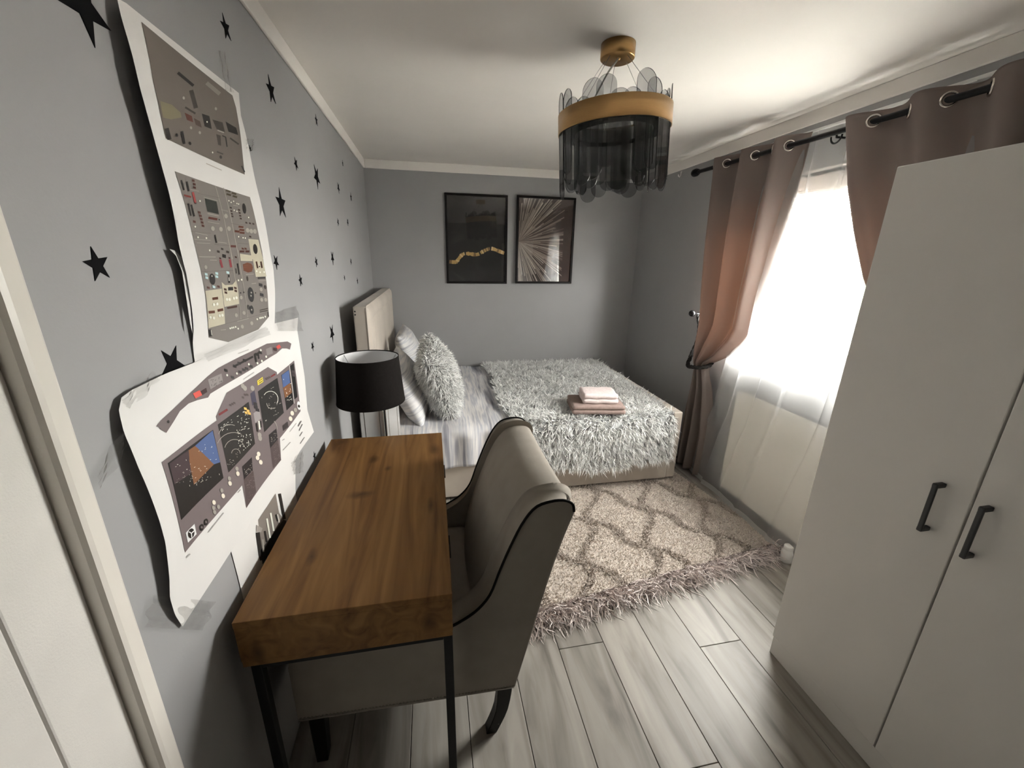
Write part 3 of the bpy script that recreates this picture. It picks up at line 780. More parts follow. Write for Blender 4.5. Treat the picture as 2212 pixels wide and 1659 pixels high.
# ================================================================== RUG
RT = math.radians(8.3); RO = (0.415, 1.41)
rc_, rs_ = math.cos(RT), math.sin(RT)
def rug_w(a, b, z=0.0): return (RO[0] + a * rc_ - b * rs_, RO[1] + a * rs_ + b * rc_, z)
RA0, RA1, RB1 = -0.13, 1.52, 1.95
def lattice(a, b):
    p = (a - 0.578) / 0.415; q = (b - 0.525) / 0.65
    p = p + 0.085 * math.sin(4 * PI * q)
    d = 9.0
    for t in (p + q, p - q):
        f = abs(t - round(t)); d = min(d, f)
    return d * 0.34          # about metres across the band
def band_w(a, b): return max(0.0, min(1.0, (0.024 - lattice(a, b)) / 0.008))
rug = thing('rug', rug_w(0.7, 0.8), 'greige shaggy rug with raised trellis pattern and tasselled end on the floor', 'rug')
m_rug_b = mat('rug_backing', (0.52, 0.46, 0.41), 0.95, noise=0.1, scale=40)
def rugfn(u, v):
    a = RA0 + (RA1 - RA0) * u; b = RB1 * v
    return rug_w(a, b, 0.008 + 0.005 * band_w(a, b))
grid('backing', rugfn, 110, 120, m_rug_b, rug)
m_pile = fur_mat('greige_pile', (0.50, 0.445, 0.395), (0.74, 0.665, 0.60), (0.88, 0.81, 0.74), 0.18)
m_shag = fur_mat('brown_grey_shag', (0.24, 0.20, 0.175), (0.46, 0.40, 0.35), (0.64, 0.57, 0.51), 0.30)
m_fringe = fur_mat('mauve_grey_fringe', (0.30, 0.25, 0.235), (0.58, 0.50, 0.475), (0.85, 0.77, 0.74), 0.40)
r = np.random.default_rng(21)
AB = np.stack([RA0 + (RA1 - RA0) * r.random(120000), 1.40 * r.random(120000)], 1)
bw = np.array([band_w(a, b) for a, b in AB])
low = AB[bw < 0.5][:62000]; hi = AB[bw >= 0.5][:30000]
def up(P): n = np.zeros_like(P); n[:, 2] = 1; return n
P = np.array([rug_w(a, b, 0.008) for a, b in low]); blades('pile', P, up(P), 0.011, 0.0040, m_pile, rug, lean=0.9, curl=0.25, segs=2, seed=31)
P = np.array([rug_w(a, b, 0.010) for a, b in hi]); blades('trellis_shag', P, up(P), 0.024, 0.0048, m_shag, rug, lean=1.2, curl=0.35, droop=0.2, segs=3, seed=32, lim=(0, 1.955))
pts, nrm, ln = [], [], []
for k in range(150):
    a0 = RA0 + (RA1 - RA0) * (k + 0.5) / 150
    tw = r.normal() * 0.45
    for j in range(30):
        a = a0 + r.normal() * 0.004; b = -0.002 + 0.02 * r.random()
        x, y, z = rug_w(a, b, 0.006 + 0.012 * r.random()); pts.append((x, y, z))
        d = np.array([math.sin(tw) + r.normal() * 0.35, -1.0, 0.12 + 0.40 * r.random()])
        d = np.array([d[0] * rc_ - d[1] * rs_, d[0] * rs_ + d[1] * rc_, d[2]]); nrm.append(d / np.linalg.norm(d))
        ln.append((0.085 + 0.045 * r.random()) * (0.45 if r.random() < 0.25 else 1))
P = np.array(pts); N = np.array(nrm)
fr = blades('fringe', P, N, np.array(ln), 0.0058, m_fringe, rug, lean=0.35, curl=0.30, droop=0.20, segs=8, seed=33, lim=(0, 1.955), wig=0.014)
co = np.zeros(len(fr.data.vertices) * 3, np.float32); fr.data.vertices.foreach_get('co', co); co = co.reshape(-1, 3)
co[:, 2] = np.where(co[:, 2] < 0.0015, 0.0015 + 0.002 * r.random(len(co)), co[:, 2]); fr.data.vertices.foreach_set('co', co.ravel())

# ================================================================== RADIATOR
m_rad = mat('radiator_cream_enamel', (0.78, 0.745, 0.68), 0.3, noise=0.02)
rad = thing('radiator', (1.95, 1.66, 0.0), 'flat white panel radiator under the window behind the sheer curtain', 'radiator')
RX, RY0, RY1, RZ0, RZ1 = 1.925, 1.10, 2.185, 0.075, 0.752
box('front_panel', (RX, RY0 + 0.004, RZ0), (RX + 0.012, RY1 - 0.004, RZ1 - 0.008), m_rad, rad, bev=0.004)
box('rear_panel', (RX + 0.045, RY0 + 0.004, RZ0), (RX + 0.055, RY1 - 0.004, RZ1 - 0.008), m_rad, rad, bev=0.003)
box('side_cover', (RX + 0.002, RY1 - 0.004, RZ0 + 0.02), (RX + 0.055, RY1, RZ1), m_rad, rad, bev=0.002)
box('side_cover', (RX + 0.002, RY0, RZ0 + 0.02), (RX + 0.055, RY0 + 0.004, RZ1), m_rad, rad, bev=0.002)
bm = bmesh.new()
bbox(bm, (RX + 0.001, RY0, RZ1 - 0.006), (RX + 0.010, RY1, RZ1), 0.002); bbox(bm, (RX + 0.046, RY0, RZ1 - 0.006), (RX + 0.055, RY1, RZ1), 0.002)
grille = bm_obj('top_grille', bm, m_rad, rad)
for k in range(60):
    y = RY0 + 0.01 + (RY1 - RY0 - 0.02) * k / 59
    box('grille_bar', (RX + 0.010, y - 0.003, RZ1 - 0.005), (RX + 0.046, y + 0.003, RZ1 - 0.002), m_rad, grille, bev=0)
for k in range(18):
    y = RY0 + 0.05 + (RY1 - RY0 - 0.1) * k / 17
    box('convector_fin', (RX + 0.012, y - 0.02, RZ0 + 0.03), (RX + 0.045, y + 0.02, RZ1 - 0.03), m_rad, rad, bev=0.002)
for y in (1.3, 2.0): box('wall_bracket', (RX + 0.055, y - 0.02, 0.3), (XR - 0.001, y + 0.02, 0.6), m_rad, rad, bev=0.002)
jar = thing('white_container', (1.850, 1.520, 0.0), 'small white lidded container on the floor beside the wardrobe', 'container')
lathe('body', [(0.0, 0.0), (0.028, 0.0), (0.031, 0.01), (0.030, 0.06), (0.022, 0.075)], (1.850, 1.520, 0.002), mat('white_plastic', (0.82, 0.81, 0.79), 0.35, noise=0.01), jar, 20)
lathe('lid', [(0.0235, 0.075), (0.0235, 0.095), (0.020, 0.098), (0.0, 0.098)], (1.850, 1.520, 0.002), mat('white_plastic', (0.82, 0.81, 0.79), 0.35), jar, 20)

# ================================================================== CURTAINS
def rodz(y): return 2.143 + 0.018 * (y - 1.2)
RODX = 1.90
rod = thing('curtain_rod', (RODX, 2.0, 2.15), 'black curtain rod with blunt cap ends above the window', 'curtain rod')
tube('pole', [(RODX, 2.93, rodz(2.93)), (RODX, 0.45, rodz(0.45))], 0.0125, m_black, rod, 14)
lathe('end_cap', [(0.0, 0.062), (0.021, 0.060), (0.026, 0.050), (0.026, 0.022), (0.018, 0.012), (0.018, 0.0), (0.0125, 0.0)], (RODX, 2.895, rodz(2.895)), m_black, rod, 18, ax=1)
for y in (2.70, 1.84, 0.62):
    br = tube('bracket', [(RODX, y, rodz(y) - 0.014), (RODX, y, rodz(y) - 0.022), (XR - 0.002, y, rodz(y) - 0.022)], 0.005, m_black, rod, 8)
    lathe('rosette', [(0.0, -0.008), (0.024, -0.006), (0.026, 0.0)], (XR, y, rodz(y) - 0.022), m_black, br, 18, ax=0)
    a = [(RODX - 0.0 + 0.0, y + 0.028 * math.cos(t), rodz(y) - 0.016 - 0.032 * math.sin(t)) for t in np.linspace(0, PI, 12)]
    tube('cup_loop', a, 0.0042, m_black, br, 6)
m_curt = cloth_through('dusty_rose_velvet', (0.215, 0.180, 0.166), (0.50, 0.33, 0.25), 0.14)
m_eye = mat('nickel_eyelet', (0.62, 0.58, 0.53), 0.25, metal=1.0)
def eyelet(name, c, nrm, parent):
    n = Vector(nrm).normalized(); u_ = Vector((0, 0, 1)); v_ = n.cross(u_).normalized()
    pts = [Vector(c) + (u_ * math.cos(t) + v_ * math.sin(t)) * 0.0235 for t in np.linspace(0, 2 * PI, 25)]
    V, Fc = tube_geo(pts, 0.0048, 8, cap=False)
    obj(name, V, Fc, m_eye, parent, True)
# left curtain, tied back
LZ = [2.237, 1.824, 1.326, 1.12, 0.931, 0.83, 0.70, 0.491, 0.025]
LYL = [2.790, 2.735, 2.690, 2.655, 2.635, 2.610, 2.625, 2.650, 2.665]
RZ_ = [2.237, 1.889, 1.507, 1.154, 1.071, 0.948, 0.863, 0.80, 0.679, 0.35, 0.196, 0.025]
RYR = [2.020, 2.055, 2.085, 2.135, 2.195, 2.340, 2.49, 2.485, 2.435, 2.36, 2.36, 2.37]
FP, F0 = 0.250, 2.600
def fold_c1(u, z):
    yl = interp(z, LZ, LYL); yr = interp(z, RZ_, RYR)
    y = yr + (yl - yr) * u
    ytop = RYR[0] + (LYL[0] - RYR[0]) * u
    k = min(1, max(0, (z - 0.83) / 1.3)); A = (0.044 + 0.022 * math.sin(PI * k)) * (0.45 + 0.55 * k) if z > 0.83 else 0.016 + 0.018 * min(1, (0.83 - z) / 0.5)
    x = RODX - A * math.sin(2 * PI * (ytop - F0) / FP)
    x += 0.008 * math.sin(u * 29 + 1.3) * (1 - k * 0.8) + 0.007 * math.sin(u * 47 + 2.0 * z) * min(1, (2.2 - z) * 2)
    if z < 1.25: x -= 0.03 * math.exp(-((z - 0.98) / 0.17) ** 2) * math.sin(PI * min(1, (1 - u) * 1.4)); x += 0.02 * min(1, max(0, (0.95 - z) / 0.4)) * (1 - u)
    y += 0.10 * 0 + 0.006 * math.sin(u * 17 + z * 3)
    return x, y
curtL = thing('curtain', (RODX, 2.4, 0.02), 'dusty rose eyelet curtain tied back beside the bed foot', 'curtain', 'dusty rose curtains on the black rod')
def c1(u, v):
    z = 2.212 + 0.004 * math.sin(u * 21) - (2.19) * (v ** 1.0)
    x, y = fold_c1(u, z)
    z2 = z
    if v == 0: z2 = z + (rodz(y) - 2.165)
    return (x, y, z2)
grid('panel', c1, 110, 120, m_curt, curtL, thick=0.003)
for k in range(-1, 7):
    y_t = F0 - 0.125 * k
    if not (2.03 < y_t < 2.78): continue
    uu = (y_t - RYR[0]) / (LYL[0] - RYR[0]); z = rodz(y_t) + 0.0
    e = 0.01; xa, ya = fold_c1(uu - e, z); xb, yb = fold_c1(uu + e, z); xc, yc = fold_c1(uu, z)
    nr = Vector((yb - ya, -(xb - xa), 0)); nr = nr if nr.x < 0 else -nr
    eyelet('eyelet', (xc + nr.normalized().x * 0.002, yc + nr.normalized().y * 0.002, z), nr, curtL)
# right curtain, drawn towards the wardrobe
AZ = [2.237, 1.903, 1.703, 1.496, 1.25, 1.0, 0.85, 0.6, 0.0]
AY = [1.805, 1.705, 1.625, 1.530, 1.37, 1.20, 1.08, 1.10, 1.12]
BZ = [2.237, 1.5, 1.0, 0.85, 0.6, 0.0]
BY_ = [0.66, 0.72, 0.80, 0.86, 0.82, 0.78]
G0, GP = 1.690, 0.270
def fold_c2(u, z):
    yl = interp(z, AZ, AY); yr = interp(z, BZ, BY_)
    y = yr + (yl - yr) * u; ytop = BY_[0] + (AY[0] - BY_[0]) * u
    k = min(1, max(0, (z - 0.85) / 1.3)); A = 0.014 + 0.030 * k
    x = RODX + 0.015 * (1 - k) - A * math.sin(2 * PI * (ytop - G0) / GP) + 0.006 * math.sin(u * 33 + 0.6) * (1 - k * 0.6) + 0.006 * math.sin(u * 71 + 1.5 * z) * min(1, max(0, 2.15 - z) * 2)
    return x, y + 0.005 * math.sin(u * 15 + z * 3)
curtR = thing('curtain', (RODX, 1.2, 0.02), 'dusty rose eyelet curtain hanging half hidden behind the wardrobe', 'curtain', 'dusty rose curtains on the black rod')
def c2(u, v):
    z = 2.200 + 0.004 * math.sin(u * 19) - 2.18 * v
    x, y = fold_c2(u, z)
    return (x, y, z + (rodz(y) - 2.155 if v == 0 else 0))
grid('panel', c2, 130, 100, m_curt, curtR, thick=0.003)
for k in range(0, 9):
    y_t = G0 - GP / 2 * k
    if y_t < 0.70: continue
    uu = (y_t - BY_[0]) / (AY[0] - BY_[0]); z = rodz(y_t)
    e = 0.006; xa, ya = fold_c2(uu - e, z); xb, yb = fold_c2(uu + e, z); xc, yc = fold_c2(uu, z)
    nr = Vector((yb - ya, -(xb - xa), 0)); nr = nr if nr.x < 0 else -nr
    eyelet('eyelet', (xc + nr.normalized().x * 0.002, yc + nr.normalized().y * 0.002, z), nr, curtR)
# sheer curtain
m_sheer = cloth_through('white_voile', (0.78, 0.78, 0.79), (0.85, 0.85, 0.86), 0.55, see=0.70)
m_hem = cloth_through('white_voile_hem', (0.72, 0.72, 0.71), (0.8, 0.8, 0.8), 0.5, see=0.25)
SZ = [0.0, 0.38, 0.589, 0.966, 1.4, 2.3]
SY = [2.52, 2.44, 2.375, 2.33, 2.33, 2.33]
def sheer_pt(u, z):
    yl = interp(z, SZ, SY); yr = 1.12 + 0.10 * (1 - min(1, z / 0.8)) 
    y = yr + (yl - yr) * u
    k = max(0, min(1, z / 2.2))
    xb = 1.862 + 0.072 * (y - 1.56)
    x = xb + (1.955 - xb) * k ** 1.3
    ph = u * 15
    f = 0.5 + 0.5 * math.sin(ph + 1.7 * math.sin(u * 9 + 0.4))
    x -= 0.022 * (f ** 6) + 0.003 * math.sin(u * 61 + z * 1.5)
    y += 0.042 * math.sin(u * 41 + 1.4 * math.sin(u * 7)) * (0.55 + 0.45 * k) * min(1, u * 8) * min(1, (1 - u) * 8)
    return x, y
sheer = thing('sheer_curtain', (1.9, 1.8, 0.0), 'floor-length white voile curtain hanging before the window', 'curtain')
def sfn(u, v):
    z = 2.205 - 2.165 * v
    x, y = sheer_pt(u, z); return (x, y, z)
grid('voile', sfn, 220, 60, m_sheer, sheer)
def hfn(u, v):
    z = 0.046 - 0.040 * v
    x, y = sheer_pt(u, z); return (x - 0.002, y, z)
grid('hem', hfn, 220, 3, m_hem, sheer)
V, Fc = [], []
tube('heading_track', [(1.956, 2.36, 2.212), (1.956, 1.08, 2.205)], 0.008, m_pvc, sheer, 8)
# tieback hook and braided rope
hook = thing('tieback_hook', (1.95, 2.76, 1.19), 'black ball tieback hook on the right wall beside the curtain', 'hook')
k0 = onx(1495, 677, 1.90)
lathe('ball', [(0.0, -0.024), (0.012, -0.021), (0.021, -0.012), (0.024, 0.0), (0.021, 0.012), (0.012, 0.021), (0.0, 0.024)], k0, m_blackplastic, hook, 20)
tube('arm', [k0, (k0[0] + 0.05, k0[1] - 0.004, k0[2] - 0.004), (XR, k0[1] - 0.006, k0[2] - 0.004)], 0.006, m_blackplastic, hook, 8)
lathe('rosette', [(0.0, -0.010), (0.018, -0.008), (0.022, 0.0)], (XR, k0[1] - 0.006, k0[2] - 0.004), m_blackplastic, hook, 16, ax=0)
m_rope = mat('dark_grey_rope', (0.035, 0.033, 0.032), 0.9, noise=0.3, scale=200, bump=0.5, bscale=300, spec=0.1)
rp = smooth_poly([(1.955, 2.735, 1.180), (1.955, 2.70, 1.10), (1.945, 2.685, 1.0), (1.90, 2.665, 0.90), (1.835, 2.60, 0.835), (1.83, 2.54, 0.835), (1.86, 2.465, 0.85), (1.93, 2.47, 0.88), (1.96, 2.57, 0.98), (1.962, 2.70, 1.10), (1.957, 2.735, 1.178)], 90)
rope = thing('tieback_rope', (1.93, 2.6, 0.83), 'dark braided rope tieback around the dusty rose curtain', 'tieback')
for ph in (0, 2 * PI / 3, 4 * PI / 3):
    pts = []
    for i, p in enumerate(rp):
        t_ = Vector(rp[min(i + 1, 89)] - rp[max(i - 1, 0)]).normalized(); n_ = t_.orthogonal().normalized(); b_ = t_.cross(n_)
        a = ph + i * 0.62
        pts.append(Vector(p) + (n_ * math.cos(a) + b_ * math.sin(a)) * 0.0075)
    tube('strand', pts, 0.0082, m_rope, rope, 6)
# small white wall hook high on the right wall
wh = onx(1470, 377, XR - 0.01)
tag(tube('wall_hook', [(XR, wh[1], wh[2] + 0.02), (XR - 0.006, wh[1], wh[2] + 0.02), (XR - 0.008, wh[1], wh[2] - 0.008), (XR - 0.016, wh[1], wh[2] - 0.018), (XR - 0.026, wh[1], wh[2] - 0.012), (XR - 0.028, wh[1], wh[2] + 0.0)], 0.0045, m_pvc, None, 8), 'tiny white plastic hook on the right wall near the rod end', 'hook')
# black cable loop on the floor behind the bed foot
cb = [(1.80, 2.72, 0.02), (1.83, 2.62, 0.03), (1.80, 2.53, 0.028), (1.76, 2.56, 0.024), (1.79, 2.66, 0.035), (1.86, 2.66, 0.05), (1.90, 2.60, 0.07), (1.95, 2.58, 0.05), (1.97, 2.55, 0.02)]
tag(tube('black_cable', [tuple(p) for p in smooth_poly(cb, 60)], 0.008, m_black, None, 8), 'black cable looped on the floor under the tied curtain', 'cable')
# raised slatted blind in the window head
m_bl = mat('pale_blind_wood', (0.62, 0.56, 0.52), 0.5, noise=0.05)
blind = thing('window_blind', (XR + 0.07, 1.75, 1.8), 'raised slatted blind bunched at the top of the window', 'blind')
box('headrail', (XR + 0.045, 1.39, 1.955), (XR + 0.095, 2.71, 2.015), m_bl, blind, bev=0.004)
slat0 = None
for k in range(11):
    z = 1.815 + 0.0125 * k
    if slat0 is None:
        slat0 = box('slat', (XR + 0.048, 1.41, z), (XR + 0.092, 2.69, z + 0.003), m_bl, blind, bev=0.0005, seg=1)
    else:
        s = slat0.copy(); col.objects.link(s); s.parent = blind; s.location = (slat0.location.x, slat0.location.y, slat0.location.z + 0.0125 * k); ORG[s.name] = ORG[slat0.name]
box('bottom_rail', (XR + 0.045, 1.41, 1.790), (XR + 0.095, 2.69, 1.806), m_bl, blind, bev=0.003)
for y in (1.60, 2.28): box('ladder_tape', (XR + 0.043, y - 0.02, 1.79), (XR + 0.0445, y + 0.02, 1.96), mat('tape_cloth', (0.6, 0.56, 0.5), 0.9), blind, bev=0)
for y in (2.30, 1.95): tube('cord', [(XR + 0.04, y, 1.97), (XR + 0.035, y + 0.01, 1.5), (XR + 0.03, y + 0.02, 1.2)], 0.0015, mat('tape_cloth', (0.6, 0.56, 0.5), 0.9), blind, 5)

# ================================================================== CHANDELIER
CX, CYc = 0.716, 1.70
m_gold = mat('brushed_brass', (0.50, 0.31, 0.13), 0.34, metal=0.9, noise=0.06, scale=30, stretch=(1, 1, 40))
m_smoke = thin_glass('smoked_glass', (0.76, 0.765, 0.77), gloss=0.05)
m_smoke_e = mat('smoked_glass_edge', (0.03, 0.03, 0.032), 0.2, noise=0.1)
ch = thing('chandelier', (CX, CYc, 2.325), 'round chandelier of smoked glass plates in a brass ring', 'chandelier')
lathe('canopy', [(0.0, -0.001), (0.063, -0.001), (0.063, -0.045), (0.060, -0.048), (0.0, -0.048)], (CX, CYc, 2.325), m_gold, ch, 40)
tilt = Matrix.Rotation(math.radians(-3.6), 4, 'Y')
RCc = Vector((CX + 0.006, CYc, 2.072))
T = Matrix.Translation(RCc) @ tilt
def tv(V): return [(T @ Vector(v))[:] for v in V]
def tlathe(name, prof, m, n=64, parent=None):
    V, Fc = lathe_geo(prof, (0, 0, 0), n); return obj(name, tv(V), Fc, m, parent or ch, True)
tlathe('brass_ring', [(0.2145, -0.034), (0.2145, 0.034), (0.2115, 0.034), (0.2115, -0.034), (0.2145, -0.034)], m_gold)
tlathe('inner_ring', [(0.2110, -0.036), (0.2110, -0.026), (0.150, -0.026), (0.150, -0.036), (0.2110, -0.036)], m_blackplastic)
tlathe('light_ring', [(0.150, -0.034), (0.150, 0.010), (0.146, 0.010), (0.146, -0.034), (0.150, -0.034)], mat('grey_light_ring', (0.25, 0.25, 0.25), 0.4, metal=0.5))
def plate_mesh(w, L, th):
    pts = []
    for k in range(13): a = PI * k / 12; pts.append((w / 2 * math.cos(a), L / 2 - w / 2 + w / 2 * math.sin(a)))
    for k in range(13): a = PI + PI * k / 12; pts.append((w / 2 * math.cos(a), -L / 2 + w / 2 + w / 2 * math.sin(a)))
    n = len(pts); V = [(p[0], -th / 2, p[1]) for p in pts] + [(p[0], th / 2, p[1]) for p in pts]
    Fc = [list(range(n)), list(range(n, 2 * n))[::-1]] + [[i, i + n, (i + 1) % n + n, (i + 1) % n] for i in range(n)]
    me = bpy.data.meshes.new('glass_plate'); me.from_pydata(V, [], Fc); me.materials.append(m_smoke); me.materials.append(m_smoke_e)
    me.polygons.foreach_set('material_index', [0, 0] + [1] * n); me.update(); return me
pm1, pm2 = plate_mesh(0.076, 0.315, 0.003), plate_mesh(0.070, 0.285, 0.003)
Rng = random.Random(3)
def put_plate(me, rr, a, dz):
    o = bpy.data.objects.new('glass_plate', me); col.objects.link(o); o.parent = ch
    Lm = T @ Matrix.Rotation(a, 4, 'Z') @ Matrix.Translation(Vector((0, rr, dz)))
    o.matrix_local = Matrix.Translation(-Vector(ORG[ch.name])) @ Lm
for k in range(14): put_plate(pm1, 0.2070, 2 * PI * k / 14 + 0.12, -0.082 + (0.024 if k % 2 else -0.018) + Rng.uniform(-0.008, 0.008))
for k in range(14): put_plate(pm2, 0.1970, 2 * PI * (k + 0.5) / 14 + 0.12, -0.070 + (0.022 if k % 2 else -0.022) + Rng.uniform(-0.008, 0.008))
for k in range(9): put_plate(pm2, 0.140, 2 * PI * k / 9, -0.115 + Rng.uniform(-0.02, 0.02))
m_wire = mat('steel_wire', (0.5, 0.5, 0.5), 0.3, metal=1.0)
for a in (0.3, 1.35, 2.6, 3.7, 5.2):
    p1 = T @ Vector((0.200 * math.cos(a), 0.200 * math.sin(a), 0.02))
    tube('suspension_wire', [(CX + 0.045 * math.cos(a), CYc + 0.045 * math.sin(a), 2.279), p1[:]], 0.0009, m_wire, ch, 5)
p1 = T @ Vector((-0.15, -0.08, 0.0))
tube('power_cord', [tuple(p) for p in smooth_poly([(CX + 0.0, CYc - 0.01, 2.280), (CX - 0.012, CYc - 0.02, 2.262), (CX - 0.05, CYc - 0.04, 2.215), (CX - 0.10, CYc - 0.06, 2.13), p1[:]], 24)], 0.0032, mat('clear_cord', (0.62, 0.60, 0.57), 0.4), ch, 7)
lathe('cord_grip', [(0.0, -0.055), (0.005, -0.055), (0.008, -0.049), (0.008, -0.047)], (CX, CYc - 0.01, 2.325), m_gold, ch, 12)

# ================================================================== FRAMED PICTURES
def ony(u, v, y):
    d = ray(u, v); t = y / d[1]; return (d[0] * t, y, CAM_Z + d[2] * t)
m_frame = mat('black_picture_frame', (0.008, 0.006, 0.006), 0.5, noise=0.2, spec=0.15)
m_pglass = thin_glass('picture_glass', (0.985, 0.985, 0.985), rough=0.015)
def picture(x0, x1, z0, z1, label, art, yaw=0.0):
    root = thing('framed_picture', ((x0 + x1) / 2, YB - 0.01, z0), label, 'picture', 'black framed prints on the back wall')
    f, d = 0.019, 0.022
    for lo, hi in (((x0, YB - d, z0), (x1, YB, z0 + f)), ((x0, YB - d, z1 - f), (x1, YB, z1)), ((x0, YB - d, z0 + f), (x0 + f, YB, z1 - f)), ((x1 - f, YB - d, z0 + f), (x1, YB, z1 - f))):
        box('frame_bar', lo, hi, m_frame, root, bev=0.0015)
    art(root, x0 + f, x1 - f, z0 + f, z1 - f)
    if yaw:
        root.rotation_euler = (0, 0, math.radians(yaw)); root.location.y -= 0.0095
    box('glass', (x0 + f, YB - 0.017, z0 + f), (x1 - f, YB - 0.0155, z1 - f), m_pglass, root, bev=0)
def flat(name, polys, mats, y, parent, dy=-0.0002):
    V, Fc, mi = [], [], []
    for k, (pl_, m) in enumerate(polys):
        o_ = len(V); V += [(p[0], y + dy * (k % 7), p[1]) for p in pl_]; Fc.append(list(range(o_, o_ + len(pl_)))); mi.append(m)
    return obj(name, V, Fc, None, parent, mats=mats, fmi=mi)
m_art1 = ramp_mat('black_marble_print', (3, 3, 3), 1.6, [(0.3, (0.008, 0.007, 0.007)), (0.55, (0.018, 0.016, 0.016)), (0.75, (0.045, 0.042, 0.038))], rough=0.7, detail=8, distort=1.2)
m_g1, m_g2, m_g3 = mat('gold_leaf_print', (0.56, 0.36, 0.13), 0.5, noise=0.1), mat('dark_gold_print', (0.25, 0.15, 0.06), 0.6, noise=0.1), mat('pale_gold_print', (0.75, 0.56, 0.28), 0.5, noise=0.1)
def art_marble(root, x0, x1, z0, z1):
    pr = box('print', (x0, YB - 0.006, z0), (x1, YB - 0.003, z1), m_art1, root, bev=0)
    px = [(967, 565), (985, 566), (990, 560), (1000, 549), (1012, 548), (1030, 550), (1042, 544), (1052, 539), (1062, 537), (1074, 541), (1089, 547)]
    W = smooth_poly([(ony(u, v, YB - 0.006)[0], ony(u, v, YB - 0.006)[2]) for u, v in px], 40)
    polys = []; rr_ = random.Random(5)
    for i in range(39):
        a, b = W[i], W[i + 1]
        if not (x0 < a[0] and b[0] < x1) or i in (13, 21, 30): continue
        d = (b - a) / np.linalg.norm(b - a); n = np.array([-d[1], d[0]]) * 0.016 * rr_.uniform(0.8, 1.1)
        polys.append(([a - n, b - n, b + n, a + n], rr_.choice([0, 0, 1, 2])))
    flat('gold_vein', polys, [m_g1, m_g2, m_g3], YB - 0.0065, pr, 0)
m_art2 = ramp_mat('dark_umber_print', (2, 2, 2), 1.5, [(0.3, (0.030, 0.019, 0.017)), (0.7, (0.075, 0.052, 0.046))], rough=0.7, detail=6)
m_r1, m_r2, m_r3 = mat('pale_ray_print', (0.56, 0.48, 0.42), 0.6, noise=0.1), mat('taupe_ray_print', (0.30, 0.25, 0.215), 0.6, noise=0.1), mat('brown_ray_print', (0.14, 0.10, 0.085), 0.6, noise=0.1)
def art_rays(root, x0, x1, z0, z1):
    pr = box('print', (x0, YB - 0.006, z0), (x1, YB - 0.003, z1), m_art2, root, bev=0)
    c = np.array([x0 + 0.004, z0 + (z1 - z0) * 0.49]); polys = []; rr_ = random.Random(8); xe = x0 + (x1 - x0) * 0.84
    def clip(p):
        d = p - c; t = 1.0
        if p[0] > xe: t = min(t, (xe - c[0]) / d[0])
        if p[1] > z1 - 0.002: t = min(t, (z1 - 0.002 - c[1]) / d[1])
        if p[1] < z0 + 0.002: t = min(t, (z0 + 0.002 - c[1]) / d[1])
        if p[0] < x0 + 0.001: p = np.array([x0 + 0.001, p[1]])
        return c + (p - c) * t
    for k in range(210):
        a = math.radians(rr_.uniform(-90, 88)); L = rr_.uniform(0.16, 0.62) if k > 60 else rr_.uniform(0.05, 0.30)
        if a < -0.5: L *= 1.15
        w = rr_.uniform(0.0015, 0.006)
        d = np.array([math.cos(a), math.sin(a)]); n = np.array([-d[1], d[0]])
        e1, e2 = clip(c + d * L + n * w), clip(c + d * L - n * w)
        polys.append(([c, e2, e1], rr_.choice([0, 1, 1, 2] if a > -0.4 else [0, 1, 1, 1])))
    flat('rays', polys, [m_r1, m_r2, m_r3], YB - 0.0062, pr)
picture(0.144, 0.703, 1.333, 2.098, 'black framed dark marble print with a wavy gold vein', art_marble)
picture(0.783, 1.341, 1.338, 2.103, 'black framed print of pale rays fanning over dark brown', art_rays, 1.85)

# ================================================================== STAR STICKERS
m_star = mat('black_vinyl', (0.008, 0.008, 0.009), 0.8, noise=0.2, spec=0.05)
def star(u, v, hpx, rot, label, group=None):
    x, y, z = onx(u, v, XL); za = onx(u, v - hpx / 2, XL)[2]; zb = onx(u, v + hpx / 2, XL)[2]
    Rr = abs(za - zb) / 1.86
    ring = []
    for k in range(10):
        a = PI / 2 + rot + PI * k / 5; rr_ = Rr if k % 2 == 0 else Rr * 0.40
        ring.append((y + rr_ * math.cos(a), z + rr_ * math.sin(a)))
    V = [(XL + 0.0002, p[0], p[1]) for p in ring] + [(XL + 0.0012, p[0], p[1]) for p in ring]
    Fc = [list(range(10, 20))] + [[i, (i + 1) % 10, (i + 1) % 10 + 10, i + 10] for i in range(10)]
    o = obj('star_sticker', V, Fc, m_star, None)
    tag(o, label, 'star sticker', group or 'black star stickers on the poster wall')
SW = 'small black star sticker on the grey wall between posters and headboard'
SU = 'tiny black star sticker on the grey wall above the headboard'
SM = 'medium black star sticker on the grey wall right of the tall poster'
star(176, 4, 152, 0.715, 'largest black star sticker, high on the wall beside the tall poster')
star(209, 572, 74, 0.12, 'black star sticker between the door frame and the tall poster')
star(372, 787, 88, 0.62, 'large black star sticker partly covered by the wide instrument poster')
star(607, 440, 62, 0.0, 'large black star sticker just right of the tall poster')
star(487, 60, 46, 0.25, 'medium black star sticker near the ceiling band above the tall poster')
star(585, 195, 52, 0.2, 'medium black star sticker between the ceiling band and the tall poster corner')
star(684, 382, 48, 0.55, 'medium black star sticker midway between the tall poster and the room corner')
star(718, 557, 30, 0.6, 'narrow black star sticker above the lamp, level with the picture bottoms')
star(717, 720, 42, 0.62, 'medium black star sticker just above the lamp shade beside the headboard')
star(596, 566, 32, 0.5, 'small black star sticker close beside the lower edge of the tall poster')
star(649, 606, 26, 0.15, 'small black star sticker above the upper corner of the wide poster')
star(675, 748, 22, 0.6, 'small black star sticker between the wide poster and the lamp shade')
star(683, 260, 22, 0.1, 'small black star sticker just under the ceiling band')
